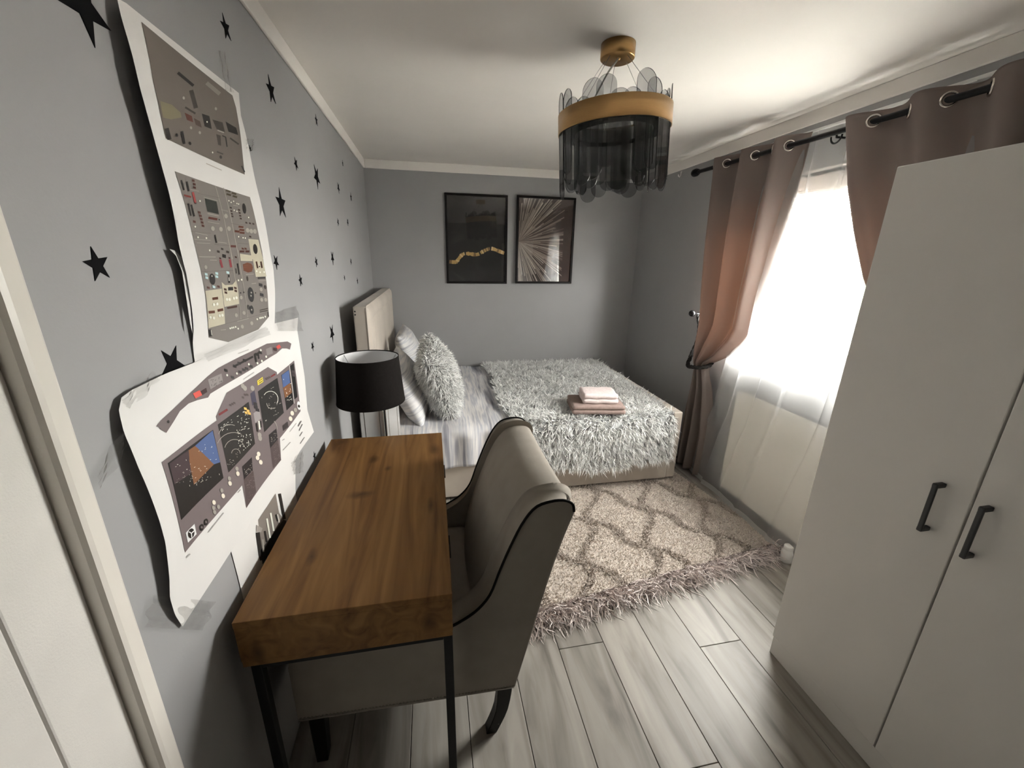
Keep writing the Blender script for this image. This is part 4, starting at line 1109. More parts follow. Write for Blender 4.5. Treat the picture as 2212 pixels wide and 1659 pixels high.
for u, v, hh, ro in ((639, 354, 26, 0.45), (683, 566, 22, 0.3)): star(u, v, hh, ro, SW)
star(772, 607, 15, 0.1, 'tiny black star sticker just above the headboard')
star(740, 353, 12, 0.2, 'tiny black star sticker close under the ceiling corner')
for u, v, hh, ro in ((731, 406, 22, 0.6), (758, 426, 18, 0.1), (730, 480, 16, 0.4), (751, 480, 15, 0.6), (758, 565, 14, 0.4), (744, 600, 12, 0.3)): star(u, v, hh, ro, SU)
star(679, 985, 22, 0.0, 'small black star sticker low on the wall just above the desk')
star(540, 321, 12, 0.3, 'tiny black star sticker at the edge of the tall poster')

# ================================================================== POSTERS
m_paper = mat('white_poster_paper', (0.80, 0.785, 0.77), 0.5, noise=0.02, scale=5)
def off_top(y, z):
    s = min(1.2, max(-0.2, (y - 0.98) / 0.47)); t = min(1, max(0, (1.995 - z) / 0.64))
    return 0.003 + 0.020 * max(0, 1 - s) ** 2 * math.sin(PI * min(1, 0.08 + t * 0.95)) ** 0.8 + 0.010 * max(0, t - 0.55) * max(0, s) + 0.003 * math.sin(t * 9) ** 2
def off_wide(y, z):
    s = min(1.1, max(-0.1, (y - 0.74) / 0.96)); t = min(1, max(0, (1.335 - z) / 0.48))
    return 0.0035 + 0.017 * max(0, 1 - s * 1.6) ** 2 * math.sin(PI * min(1, 0.10 + t * 0.85)) + 0.004 * math.sin(PI * t) * s + 0.0015 * math.sin(s * 15 + t * 5)
def off_low(y, z): return 0.0022
def on_paper(u, v, off, lift=0.0):
    x = XL + 0.005
    for _ in range(6):
        p = onx(u, v, x); x = XL + off(p[1], p[2]) + lift
    return onx(u, v, x)
def resample(P, n):
    P = np.array(P, float); d = np.concatenate([[0], np.cumsum(np.linalg.norm(np.diff(P, axis=0), axis=1))]); d /= d[-1]
    return np.stack([np.interp(np.linspace(0, 1, n), d, P[:, k]) for k in range(P.shape[1])], 1)
def coons(name, top, bot, left, right, off, parent, nu=36, nv=44, yz=False):
    """paper sheet between four traced edges, hung with a gentle curl"""
    f = (lambda q: np.array(q, float)) if yz else (lambda q: np.array([on_paper(a, b, off)[1:] for a, b in q]))
    Tp, Bt, Lf, Rt = (resample(f(q), n) for q, n in ((top, nu + 1), (bot, nu + 1), (left, nv + 1), (right, nv + 1)))
    V = []
    for j in range(nv + 1):
        v = j / nv
        for i in range(nu + 1):
            u = i / nu
            p = (1 - v) * Tp[i] + v * Bt[i] + (1 - u) * Lf[j] + u * Rt[j] - ((1 - u) * (1 - v) * Tp[0] + u * (1 - v) * Tp[-1] + (1 - u) * v * Bt[0] + u * v * Bt[-1])
            V.append((XL + off(*p), p[0], p[1]))
    return obj(name, V, grid_faces(nu, nv), m_paper, parent, True)
PRINT_GAIN = 1.2
pcache = {}
def ink(c):
    c = tuple(int(x) for x in c)
    if c not in pcache: pcache[c] = mat('ink_%d_%d_%d' % c, tuple(min(0.85, x * PRINT_GAIN) for x in lin(c)), 0.5)
    return pcache[c]
def prints(name, shapes, off, parent, base_lift=0.0006):
    """flat print as thin coloured shapes laid on the sheet; shapes in photo pixels"""
    V, Fc, mi, mats = [], [], [], []
    for lay, c, pts in shapes:
        m = ink(c)
        if m not in mats: mats.append(m)
        lift = base_lift + 0.00035 * lay
        b2 = bmesh.new()
        q = [on_paper(u, v, off) for u, v in pts]
        f = None
        try: f = b2.faces.new([b2.verts.new((0, p[1], p[2])) for p in q])
        except Exception: b2.free(); continue
        ys = [p[1] for p in q]; zs = [p[2] for p in q]
        if max(ys) - min(ys) > 0.03 or max(zs) - min(zs) > 0.03:
            for k in range(int(min(ys) / 0.02), int(max(ys) / 0.02) + 2):
                bmesh.ops.bisect_plane(b2, geom=b2.verts[:] + b2.edges[:] + b2.faces[:], plane_co=(0, k * 0.02, 0), plane_no=(0, 1, 0))
            for k in range(int(min(zs) / 0.02), int(max(zs) / 0.02) + 2):
                bmesh.ops.bisect_plane(b2, geom=b2.verts[:] + b2.edges[:] + b2.faces[:], plane_co=(0, 0, k * 0.02), plane_no=(0, 0, 1))
        b2.verts.index_update(); o_ = len(V)
        V += [(XL + off(v.co.y, v.co.z) + lift, v.co.y, v.co.z) for v in b2.verts]
        for f in b2.faces: Fc.append([v.index + o_ for v in f.verts]); mi.append(mats.index(m))
        b2.free()
    return obj(name, V, Fc, None, parent, mats=mats, fmi=mi)
class Z:
    """tracing in a zoomed crop: origin, scale"""
    def __init__(s, ox, oy, k): s.o = (ox, oy); s.k = k; s.S = []
    def p(s, q): return [(s.o[0] + a / s.k, s.o[1] + b / s.k) for a, b in q]
    def poly(s, c, q, lay=1): s.S.append((lay, c, s.p(q)))
    def L(s, c, a, b, w, lay=2):
        d = np.array(b, float) - np.array(a, float); l = np.hypot(*d) or 1; n = np.array([-d[1], d[0]]) / l * w / 2
        s.S.append((lay, c, s.p([np.array(a) - n, np.array(b) - n, np.array(b) + n, np.array(a) + n])))
    def sq(s, c, pts, w, lay=2):
        for (a, b) in pts: s.S.append((lay, c, s.p([(a - w / 2, b - w * 0.55), (a + w / 2, b - w * 0.3), (a + w / 2 + 3, b + w * 0.55), (a - w / 2 + 3, b + w * 0.3)])))
    def el(s, c, a, b, rx, ry, lay=2, tilt=0.12):
        s.S.append((lay, c, s.p([(a + rx * math.cos(t) + tilt * ry * math.sin(t), b + ry * math.sin(t)) for t in np.linspace(0, 2 * PI, 15)[:-1]])))
    def dots(s, c, pts, r_, lay=2):
        for (a, b) in pts: s.el(c, a, b, r_ * 0.75, r_, lay)
    def scat(s, c, quad, n, w, lay=3, seed=1):
        rr_ = random.Random(seed); q = [np.array(x, float) for x in quad]
        for _ in range(n):
            u, v = rr_.uniform(0.06, 0.94), rr_.uniform(0.06, 0.94)
            p = (1 - u) * (1 - v) * q[0] + u * (1 - v) * q[1] + u * v * q[2] + (1 - u) * v * q[3]
            k = rr_.uniform(0.5, 1.5); a = rr_.choice([(1, -0.5), (1, -0.5), (0.15, 1)])
            s.L(c, p, p + np.array(a) * w * k * 1.6, w * 0.6, lay)
DK, BLK, BRN, RED, WH, LG, BEI = (62, 54, 50), (34, 30, 28), (92, 46, 32), (150, 62, 62), (226, 220, 208), (156, 150, 143), (184, 178, 158)
# ---- tall poster with two grey panels
tall = thing('instrument_poster', (XL, 1.2, 1.36), 'tall paper poster of two grey aircraft switch panels taped to the wall', 'poster', 'aircraft panel posters')
Lt = [(253, -4), (262.7, 41), (300.6, 183), (329, 285), (356, 383), (386, 525), (402.5, 591), (412, 649), (418, 707), (421, 782)]
Rt_ = [(516, 201), (520.6, 250), (543.5, 350), (561.6, 430), (578.5, 514), (590.5, 579), (594, 627), (593.4, 704)]
tp = coons('sheet', [(253, -4), (272, 6), (390, 100), (514, 199)], [(421, 782), (508, 742), (593.4, 704)], Lt, Rt_, off_top, tall)
z = Z(330, 30, 4.738)
z.poly((106, 98, 92), [((304.4 - 330) * 4.738, (46.8 - 30) * 4.738), ((501.6 - 330) * 4.738, (206 - 30) * 4.738), (850, 960), (940, 1645), ((357.6 - 330) * 4.738, (299 - 30) * 4.738), (0, 690)], 0)
z.L(BLK, (250, 600), (410, 735), 30); z.L(DK, (385, 780), (435, 965), 45); z.L(DK, (325, 955), (430, 1020), 20)
z.poly(BRN, [(320, 1010), (395, 1045), (410, 1110), (345, 1085)]); z.poly((78, 58, 50), [(415, 1065), (480, 1100), (497, 1165), (435, 1135)])
z.poly(BLK, [(497, 1020), (575, 1045), (600, 1180), (525, 1150)]); z.poly(DK, [(605, 1080), (710, 1110), (735, 1210), (650, 1180)]); z.poly(BLK, [(740, 1100), (850, 1165), (870, 1240), (770, 1205)])
z.L(DK, (785, 1270), (875, 1335), 16); z.poly(DK, [(645, 1230), (690, 1245), (695, 1350), (665, 1340)]); z.L(BLK, (740, 1260), (755, 1360), 12); z.L(BLK, (705, 1245), (742, 1262), 10)
z.poly((124, 117, 92), [(70, 890), (190, 930), (280, 1010), (290, 1060), (180, 1080), (100, 1060)])
z.L(BLK, (135, 1170), (165, 1285), 42); z.dots(BLK, [(240, 1240), (375, 1325), (690, 1465)], 18); z.L(BLK, (290, 1200), (315, 1330), 28)
z.L((140, 133, 126), (545, 705), (680, 820), 40); z.L(DK, (650, 1410), (715, 1435), 14); z.dots(WH, [(605, 1418)], 9, 3); z.dots(LG, [(385, 1165), (475, 1215), (310, 860), (640, 970)], 16)
z.L(BLK, (905, 1555), (935, 1620), 15); z.L((168, 160, 152), (540, 1530), (700, 1600), 8); z.dots(WH, [(548, 1105)], 9, 3); z.L(LG, (655, 1190), (720, 1215), 12, 3)
S1 = z.S
prints('printed_panel', S1, off_top, tp)
z = Z(370, 360, 8.296)
def q8(*p): return [(400 + a / 8.091, 540 + b / 8.091) for a, b in p]
z.S.append((0, (120, 114, 110), z.p([(55, 80), (1405, 545)]) + q8((1345, 40), (1400, 420), (1450, 1000), (1462, 1165), (1275, 1390), (750, 1610), (405, 1530), (375, 1100), (335, 700), (260, 310), (185, 0))))
z.L(LG, (780, 340), (1090, 1659), 9); z.L(LG, (925, 375), (1210, 1659), 9); z.L(LG, (885, 770), (1005, 800), 7)
for a, b, w in (((165, 240), (215, 420), 30), ((265, 265), (300, 440), 34), ((290, 660), (340, 880), 30), ((345, 680), (400, 890), 32), ((770, 1220), (800, 1365), 28)): z.L(BLK, a, b, w)
z.L(RED, (375, 455), (425, 660), 38); z.L((122, 50, 42), (215, 510), (345, 545), 32); z.sq(BLK, [(420, 655)], 26, 3)
z.sq((80, 42, 34), [(380, 250), (400, 315), (405, 375), (490, 820), (510, 880), (525, 940), (540, 1000), (555, 1060), (400, 985)], 48)
z.poly((40, 42, 38), [(590, 570), (800, 625), (845, 855), (640, 805)], 2); z.L(LG, (570, 545), (815, 610), 10); z.L(LG, (640, 840), (840, 885), 12)
z.L((88, 42, 34), (655, 915), (815, 945), 42); z.sq(BLK, [(848, 950)], 26)
for a in ((1010, 435), (1115, 480), (1020, 500), (1130, 535)): z.L((70, 58, 38), (a[0] - 40, a[1] - 12), (a[0] + 40, a[1] + 14), 32)
z.el(BLK, 1298, 750, 34, 95)
z.sq((56, 38, 32), [(1055, 735), (1065, 795), (1075, 845), (1085, 890), (1205, 775), (1215, 830), (1225, 880), (1235, 930), (1335, 1005), (1400, 1015), (1460, 1025), (1405, 1255)], 36)
for a in ((1240, 1080), (1255, 1135), (1170, 1160), (1260, 1185)): z.L((94, 48, 32), (a[0] - 44, a[1] - 6), (a[0] + 44, a[1] + 6), 36)
z.dots(WH, [(500, 615), (415, 1075), (465, 1265), (615, 1280), (675, 1500)], 18, 3)
z.dots(LG, [(735, 1110), (880, 1120), (970, 885), (1025, 1110), (1360, 1140), (1425, 1155), (1490, 1160)], 42, 2)
z.dots(WH, [(1020, 610), (1060, 640), (1105, 620), (1165, 660), (1195, 670), (1115, 780), (1165, 800), (1375, 910), (1195, 1255), (1275, 1275), (1315, 1280)], 13, 3)
for a, b in (((345, 1160), (700, 1195)), ((760, 1395), (1040, 1415)), ((1060, 1020), (1330, 1050)), ((470, 480), (860, 560)), ((1180, 1370), (1380, 1385))): z.L((98, 92, 88), a, b, 6)
for a, b in (((415, 1180), (640, 1230)), ((400, 1300), (690, 1320)), ((440, 1365), (680, 1375)), ((480, 1610), (780, 1618)), ((820, 1350), (980, 1372)), ((640, 985), (850, 1025)), ((330, 410), (480, 440)), ((1100, 690), (1180, 705))): z.L(LG, a, b, 9, 3)
z.poly(BEI, [(1375, 1295), (1555, 1310), (1640, 1659), (1440, 1659)]); z.el(BLK, 1497, 1475, 40, 92)
z.L((86, 40, 34), (1055, 1425), (1150, 1430), 40); z.sq((80, 42, 30), [(1270, 1470), (1320, 1470)], 40); z.L((80, 42, 30), (1215, 1520), (1300, 1520), 36); z.L((80, 42, 30), (1320, 1520), (1390, 1520), 36)
z.sq(DK, [(900, 1475), (830, 1520), (995, 1530)], 44); z.sq(BLK, [(935, 1600)], 66)
w_ = Z(400, 540, 8.091)
w_.L(LG, (785, 0), (965, 1215), 8); w_.L(LG, (915, 0), (1080, 1175), 8)
w_.sq(DK, [(570, 30), (735, 35)], 44); w_.sq(BLK, [(668, 110)], 62); w_.sq((70, 34, 34), [(600, 145), (762, 140)], 32)
w_.L((138, 56, 64), (605, 170), (640, 310), 36); w_.L((138, 56, 64), (768, 165), (797, 305), 36); w_.L((95, 89, 86), (265, 380), (830, 355), 6)
w_.sq((172, 198, 202), [(355, 425), (365, 485), (540, 410), (540, 465), (735, 395), (490, 645)], 50)
w_.el(BLK, 465, 510, 50, 98); w_.dots(LG, [(455, 455)], 16, 3); w_.L(BLK, (750, 430), (762, 575), 30); w_.L(WH, (752, 480), (757, 540), 11, 3)
w_.sq((82, 48, 42), [(395, 660), (570, 640)], 44)
w_.poly(BEI, [(345, 715), (630, 675), (690, 1290), (400, 1370)]); w_.poly(BEI, [(630, 560), (690, 615), (820, 605), (885, 530), (905, 615), (945, 940), (680, 995), (655, 800)])
for a, b in (((465, 855), (565, 840)), ((400, 1090), (510, 1080)), ((555, 1060), (655, 1040))): w_.L((86, 46, 26), a, b, 46)
w_.dots(WH, [(490, 955), (550, 945), (430, 1180), (490, 1190), (590, 1150), (640, 1140), (720, 865), (765, 865), (840, 845), (885, 835)], 26, 3)
w_.L(BLK, (740, 680), (830, 675), 60); w_.sq((70, 44, 34), [(690, 690), (700, 745), (865, 665), (872, 715)], 46); w_.L((72, 48, 42), (730, 1015), (900, 985), 36)
w_.L(BLK, (905, 235), (935, 430), 28); w_.L(BLK, (875, 320), (885, 410), 16); w_.sq((70, 44, 38), [(875, 125)], 36); w_.dots(BLK, [(960, 750), (1018, 740), (1222, 750), (1290, 290)], 14)
w_.poly((114, 66, 46), [(1000, 250), (1080, 220), (1150, 240), (1180, 300), (1160, 380), (1090, 395), (1015, 360)])
for k in range(4): w_.L((84, 60, 50), (1005, 255 + 35 * k), (1172, 268 + 35 * k), 6, 3)
w_.poly(BEI, [(1170, 110), (1345, 130), (1415, 460), (1230, 470)]); w_.poly(BEI, [(950, 65), (1160, 95), (1170, 195), (965, 190)])
w_.L((66, 38, 24), (1235, 200), (1260, 320), 30); w_.L((66, 38, 24), (1315, 200), (1335, 315), 30); w_.L((54, 50, 50), (1260, 492), (1390, 486), 30)
w_.el(DK, 1078, 500, 18, 46); w_.el((48, 48, 49), 1140, 780, 54, 132); w_.el((48, 48, 49), 1155, 1045, 34, 78); w_.el((60, 58, 58), 1095, 1000, 22, 44); w_.dots(LG, [(1145, 745), (1150, 1045), (1140, 800)], 16, 3)
w_.sq((54, 52, 54), [(1310, 610), (1330, 785)], 62); w_.el(DK, 1390, 650, 20, 38)
w_.L(DK, (1295, 1055), (1440, 1020), 16); w_.L(DK, (1295, 1085), (1440, 1055), 16)
w_.dots(WH, [(775, 1370), (805, 1360), (835, 1355), (870, 1345), (915, 1375), (1250, 1210), (1295, 1190), (1320, 1185), (1350, 1180), (1390, 1165), (920, 530), (975, 520), (1240, 370), (1300, 390), (1370, 385)], 17, 3)
w_.dots(LG, [(990, 1340), (1155, 1280), (1020, 1100), (885, 1140), (970, 830), (1400, 870), (1320, 690), (1330, 870), (350, 300)], 34)
for a, b in (((1050, 430), (1190, 420)), ((1150, 590), (1230, 580)), ((1270, 540), (1400, 535)), ((240, 120), (520, 125)), ((610, 1400), (700, 1390)), ((900, 1250), (1100, 1195)), ((420, 175), (540, 180))): w_.L(LG, a, b, 10, 3)
w_.L(BLK, (420, 1390), (440, 1510), 46); w_.L(WH, (440, 1400), (452, 1490), 8, 3); w_.L(BLK, (1440, 1080), (1445, 1165), 20); w_.L((92, 87, 84), (420, 1365), (1450, 1090), 5)
prints('printed_panel', z.S + w_.S, off_top, tp)
flap = [(366, 538), (378, 541), (392, 556), (403, 592), (409, 640), (416, 720), (411, 700), (402, 640), (393, 585), (380, 552)]
V = [onx(u, v, XL + 0.010 + 0.006 * k / len(flap)) for k, (u, v) in enumerate(flap)]
obj('curled_flap', V, [list(range(len(V)))], m_paper, tp)
# ---- wide poster with the main instrument panel
wide = thing('instrument_poster', (XL, 1.2, 0.85), 'wide curling paper poster of an aircraft instrument panel with screens', 'poster', 'aircraft panel posters')
wp = coons('sheet', [(262.3, 858.6), (277.6, 845.7), (355, 808), (423, 782), (588, 700), (644, 686)], [(394.5, 1353.7), (495.5, 1197), (629.6, 1010), (646.6, 977), (678, 933)],
           [(262.3, 858.6), (256.4, 888), (268, 935), (299, 1010), (320.6, 1060), (344.7, 1126), (357, 1171), (365.8, 1246.7), (367, 1292), (378, 1328), (394.5, 1353.7)],
           [(644, 686), (642, 712), (650, 763), (658, 813), (664, 886), (678, 933)], off_wide, wide)
z = Z(200, 660, 4.254)
PUR = (112, 101, 102)
z.poly((106, 95, 95), [(580, 1110), (620, 1060), (760, 930), (940, 760), (1050, 655), (1150, 575), (1350, 470), (1600, 350), (1790, 330), (1825, 350), (1812, 405), (1780, 395), (1740, 395), (1690, 440), (1500, 560), (1300, 680), (1080, 810), (1060, 845), (960, 870), (880, 900), (800, 970), (740, 1070), (675, 1170), (615, 1135), (605, 1115)], 0)
z.L((206, 84, 74), (928, 832), (990, 800), 52); z.poly((62, 42, 42), [(985, 790), (1040, 755), (1050, 795), (995, 830)]); z.L((190, 76, 70), (1690, 390), (1720, 370), 30); z.sq((62, 42, 42), [(1672, 402)], 34)
z.poly((140, 133, 131), [(1055, 680), (1180, 625), (1195, 700), (1080, 770)]); z.poly((132, 125, 123), [(1590, 400), (1640, 380), (1655, 440), (1600, 460)])
z.scat((92, 86, 84), [(1060, 690), (1180, 640), (1190, 700), (1080, 760)], 14, 9, 2, 4)
z.sq(BLK, [(1220, 597), (1300, 558), (1390, 505), (1505, 450), (1535, 432)], 30); z.L(BLK, (1290, 562), (1470, 470), 18)
z.sq((58, 54, 54), [(1280, 660), (1350, 612), (1385, 592), (1410, 580), (1450, 560), (1340, 530)], 30); z.L(BLK, (1485, 440), (1500, 520), 18); z.L(BLK, (1515, 430), (1525, 490), 14)
z.dots(WH, [(1230, 640), (1320, 625), (1430, 540), (1550, 510), (1510, 530), (1540, 410), (1590, 470)], 11, 3); z.dots(BLK, [(690, 1067)], 14)
z.L((176, 172, 170), (1335, 440), (1430, 405), 9); z.L((176, 172, 170), (1380, 680), (1480, 615), 7)
z.poly(PUR, [(632, 1440), (1140, 1055), (1130, 1020), (1230, 800), (1610, 565), (1690, 610), (1695, 635), (1850, 505), (1910, 970), (1720, 1220), (1730, 1420), (1411, 1861), (1373, 1650), (847, 2271)], 0)
z.poly((26, 22, 20), [(686, 1450), (1103, 1142), (1199, 1585), (810, 1972)], 1)
z.poly((64, 49, 53), [(696, 1455), (880, 1325), (900, 1540), (745, 1645)], 2); z.poly((122, 82, 54), [(860, 1340), (938, 1288), (1112, 1458), (925, 1648)], 2); z.poly((74, 94, 138), [(935, 1290), (1097, 1148), (1166, 1440), (1110, 1460)], 2)
z.scat(WH, [(700, 1470), (1090, 1180), (1180, 1560), (900, 1700)], 46, 6, 3, 11); z.scat(LG, [(720, 1600), (900, 1450), (930, 1560), (760, 1660)], 16, 6, 3, 12)
z.poly((38, 35, 33), [(1145, 1095), (1430, 885), (1490, 1270), (1245, 1535)], 1)
def arcs(c, rad, col_, a0=-2.9, a1=-0.5, w=5):
    q = [(c[0] + rad * math.cos(t), c[1] + rad * 1.05 * math.sin(t)) for t in np.linspace(a0, a1, 9)]
    for a, b in zip(q[:-1], q[1:]): z.L(col_, a, b, w, 3)
arcs((1300, 1330), 95, LG); arcs((1290, 1340), 165, LG, -2.7, -1.1); arcs((1260, 1210), 110, LG, -2.9, -1.2); arcs((1310, 1360), 40, LG, -3.1, 0)
z.scat(WH, [(1300, 1010), (1420, 920), (1480, 1260), (1330, 1400)], 60, 7, 3, 13); z.scat(WH, [(1150, 1110), (1300, 1020), (1320, 1080), (1170, 1180)], 14, 6, 3, 14); z.scat(LG, [(1200, 1420), (1340, 1300), (1350, 1420), (1240, 1510)], 16, 6, 3, 15)
z.sq((226, 178, 100), [(1395, 948), (1420, 968), (1402, 985), (1432, 992)], 26, 4)
z.poly((36, 34, 33), [(1515, 790), (1695, 665), (1755, 985), (1575, 1165)], 1)
arcs((1630, 860), 70, WH, -2.6, 0.6, 5); arcs((1640, 900), 45, LG, 1.0, 3.2, 5); arcs((1600, 1130), 90, LG, -0.8, 0.1, 5)
z.scat(LG, [(1530, 820), (1690, 700), (1740, 980), (1580, 1130)], 26, 7, 3, 16)
z.poly((24, 22, 22), [(1730, 640), (1800, 590), (1845, 900), (1780, 965)], 1); z.poly((74, 94, 138), [(1733, 640), (1800, 592), (1812, 710), (1747, 755)], 2); z.poly((122, 82, 54), [(1747, 755), (1813, 710), (1828, 800), (1765, 850)], 2); z.scat(WH, [(1735, 660), (1800, 610), (1840, 880), (1785, 940)], 14, 6, 3, 17)
z.poly((24, 22, 22), [(1812, 555), (1845, 530), (1880, 840), (1850, 865)], 1); z.sq((70, 60, 62), [(1838, 610), (1845, 640)], 30, 2); z.L((176, 170, 168), (1804, 548), (1850, 900), 8)
z.poly((228, 200, 76), [(1508, 692), (1558, 656), (1566, 700), (1514, 735)], 2); z.L((90, 80, 40), (1518, 698), (1556, 672), 6, 3); z.L((90, 80, 40), (1522, 716), (1560, 690), 6, 3)
z.L((116, 46, 48), (1155, 1005), (1235, 955), 20); z.L((116, 46, 48), (1635, 655), (1675, 630), 14); z.sq((84, 72, 72), [(1260, 915), (1278, 905), (1296, 895), (1590, 675), (1605, 667), (1620, 659)], 20); z.sq((84, 72, 72), [(1375, 845), (1395, 820), (1415, 820)], 22)
z.poly((70, 66, 82), [(1445, 810), (1485, 780), (1505, 890), (1465, 920)]); z.sq((52, 48, 50), [(1495, 935), (1510, 960), (1490, 905)], 34); z.poly((150, 143, 143), [(1475, 990), (1530, 950), (1545, 1040), (1490, 1080)]); z.L(BLK, (1500, 1080), (1512, 1160), 14, 3); z.L(WH, (1522, 1060), (1532, 1140), 14, 3); z.L(BLK, (1540, 1060), (1545, 1120), 10, 3); z.dots(LG, [(1535, 1220), (1530, 1190), (1375, 740), (1395, 760), (1465, 760)], 24)
z.poly((34, 30, 32), [(1615, 1190), (1685, 1130), (1700, 1230), (1630, 1310)]); z.poly((82, 70, 70), [(1630, 1310), (1700, 1230), (1730, 1420), (1655, 1500)]); z.scat((120, 110, 108), [(1640, 1320), (1700, 1240), (1725, 1410), (1660, 1490)], 34, 5, 3, 18); z.scat(LG, [(1620, 1200), (1680, 1145), (1695, 1225), (1635, 1290)], 12, 6, 3, 19)
z.poly((34, 30, 32), [(1370, 1480), (1460, 1393), (1468, 1516), (1388, 1597)]); z.poly((82, 70, 70), [(1388, 1597), (1474, 1520), (1500, 1712), (1411, 1861)]); z.scat((124, 113, 112), [(1395, 1610), (1470, 1540), (1495, 1700), (1415, 1840)], 44, 5, 3, 20); z.scat(LG, [(1375, 1490), (1455, 1410), (1465, 1510), (1390, 1580)], 18, 6, 3, 21)
z.dots((220, 211, 196), [(1108, 1810), (1193, 1750), (1256, 1635), (1328, 1545), (1510, 1400), (1540, 1440), (1520, 1365), (1830, 990), (1815, 1040)], 22, 3); z.dots(LG, [(1105, 1860), (1150, 1850), (1115, 1900), (1180, 1700), (1250, 1590), (1320, 1500), (1860, 960)], 20, 3)
z.poly((224, 221, 221), [(849, 2090), (930, 2006), (949, 2102), (870, 2180)], 2); z.el(BLK, 898, 2094, 30, 46, 3, -0.1); z.L((224, 221, 221), (875, 2080), (898, 2094), 9, 4); z.L((224, 221, 221), (898, 2094), (925, 2070), 9, 4); z.L((224, 221, 221), (898, 2094), (902, 2135), 9, 4)
z.el(BLK, 996, 2039, 20, 32, 2, -0.1); z.el(BLK, 1036, 1990, 20, 32, 2, -0.1); z.dots(PUR, [(996, 2039), (1036, 1990)], 12, 3)
z.el((226, 222, 220), 1892, 920, 16, 40, 2); z.dots(BLK, [(1892, 925)], 14, 3)
for k in range(5): z.L((50, 46, 46), (1745 + 10 * k, 1100 - 8 * k), (1752 + 10 * k, 1150 - 8 * k), 6, 3)
z.L((160, 156, 154), (1058, 2084), (1199, 1905), 9); z.L((160, 156, 154), (857, 2315), (890, 2283), 12); z.L((150, 146, 144), (1745, 1330), (1815, 1255), 6); z.L((150, 146, 144), (1740, 1240), (1760, 1225), 6); z.L((150, 146, 144), (1330, 1720), (1355, 1690), 8)
z.L((96, 92, 92), (1885, 1110), (1915, 1060), 10); z.L((96, 92, 92), (1895, 1150), (1925, 1090), 8); z.L((110, 106, 104), (1900, 1200), (1925, 1160), 7); z.L((120, 116, 114), (1905, 1270), (1945, 1210), 6); z.L((176, 172, 170), (1810, 1160), (1870, 1080), 6)
prints('printed_panel', z.S, off_wide, wp)
# ---- lower sheet running down behind the desk
lowp = thing('instrument_poster', (XL, 1.2, 0.45), 'lower paper sheet with grey lever print slipping behind the desk edge', 'poster', 'aircraft panel posters')
ls_ = coons('sheet', [(0.945, 0.870), (1.445, 0.845)], [(0.958, 0.45), (1.43, 0.45)], [(0.945, 0.870), (0.95, 0.78), (0.958, 0.45)], [(1.445, 0.845), (1.40, 0.74), (1.43, 0.45)], off_low, lowp, 12, 14, yz=True)
z = Z(200, 900, 3.317)
z.poly((122, 114, 108), [(1185, 740), (1310, 550), (1335, 690), (1375, 745), (1215, 985)], 0)
z.L(BLK, (1337, 552), (1372, 735), 20); z.L(BLK, (1180, 830), (1208, 1030), 28); z.poly(BLK, [(1200, 960), (1365, 740), (1385, 745), (1380, 800), (1215, 1060)], 2)
z.L(WH, (1245, 730), (1268, 870), 12, 3); z.L(WH, (1272, 690), (1294, 820), 12, 3); z.poly((150, 143, 138), [(1170, 775), (1215, 800), (1205, 830), (1170, 825)], 1); z.L(BLK, (1230, 820), (1245, 900), 14, 2); z.L((200, 196, 190), (1320, 700), (1335, 760), 12, 3); z.L(LG, (1215, 880), (1222, 970), 12, 3); z.L(BLK, (1310, 700), (1322, 750), 10, 4)
prints('printed_panel', z.S, off_low, ls_)
# ---- clear sticky tape on the posters
def tape_mat():
    m = thin_glass('clear_sticky_tape', (0.985, 0.985, 0.98), gloss=0.22, rough=0.08)
    nt = m.node_tree; g = [n for n in nt.nodes if n.type == 'BSDF_GLOSSY'][0]
    n = nt.nodes.new('ShaderNodeTexNoise'); n.inputs['Scale'].default_value = 45
    b = nt.nodes.new('ShaderNodeBump'); b.inputs['Strength'].default_value = 1.0; b.inputs['Distance'].default_value = 0.02
    nt.links.new(n.outputs[0], b.inputs['Height']); nt.links.new(b.outputs[0], g.inputs['Normal'])
    return m
m_tape = tape_mat()
def tape(parent, px, lift):
    c = [onx(u, v, XL + lift) for u, v in px]
    def fn(u, v):
        p = [(1 - u) * (1 - v) * c[0][k] + u * (1 - v) * c[1][k] + u * v * c[2][k] + (1 - u) * v * c[3][k] for k in range(3)]
        p[0] += 0.0035 * math.sin(u * 11 + v * 3) * math.sin(u * PI) + 0.002 * math.sin(v * 17 + u * 9)
        return tuple(p)
    grid('sticky_tape', fn, 24, 8, m_tape, parent)
tape(wp, [(212, 1020), (278, 905), (290, 945), (215, 1060)], 0.008)
tape(wp, [(262, 865), (330, 800), (345, 820), (280, 885)], 0.012)
tape(wp, [(312, 1355), (330, 1285), (465, 1300), (440, 1362)], 0.008)
tape(tp, [(470, 108), (486, 112), (505, 200), (488, 196)], 0.006)
tape(tp, [(530, 300), (550, 300), (552, 325), (532, 325)], 0.006)
tape(wp, [(595, 675), (640, 660), (655, 715), (600, 715)], 0.010)
tape(wp, [(628, 1000), (655, 970), (655, 1020), (635, 1025)], 0.008)
tape(wp, [(440, 765), (575, 705), (585, 722), (450, 782)], 0.020)

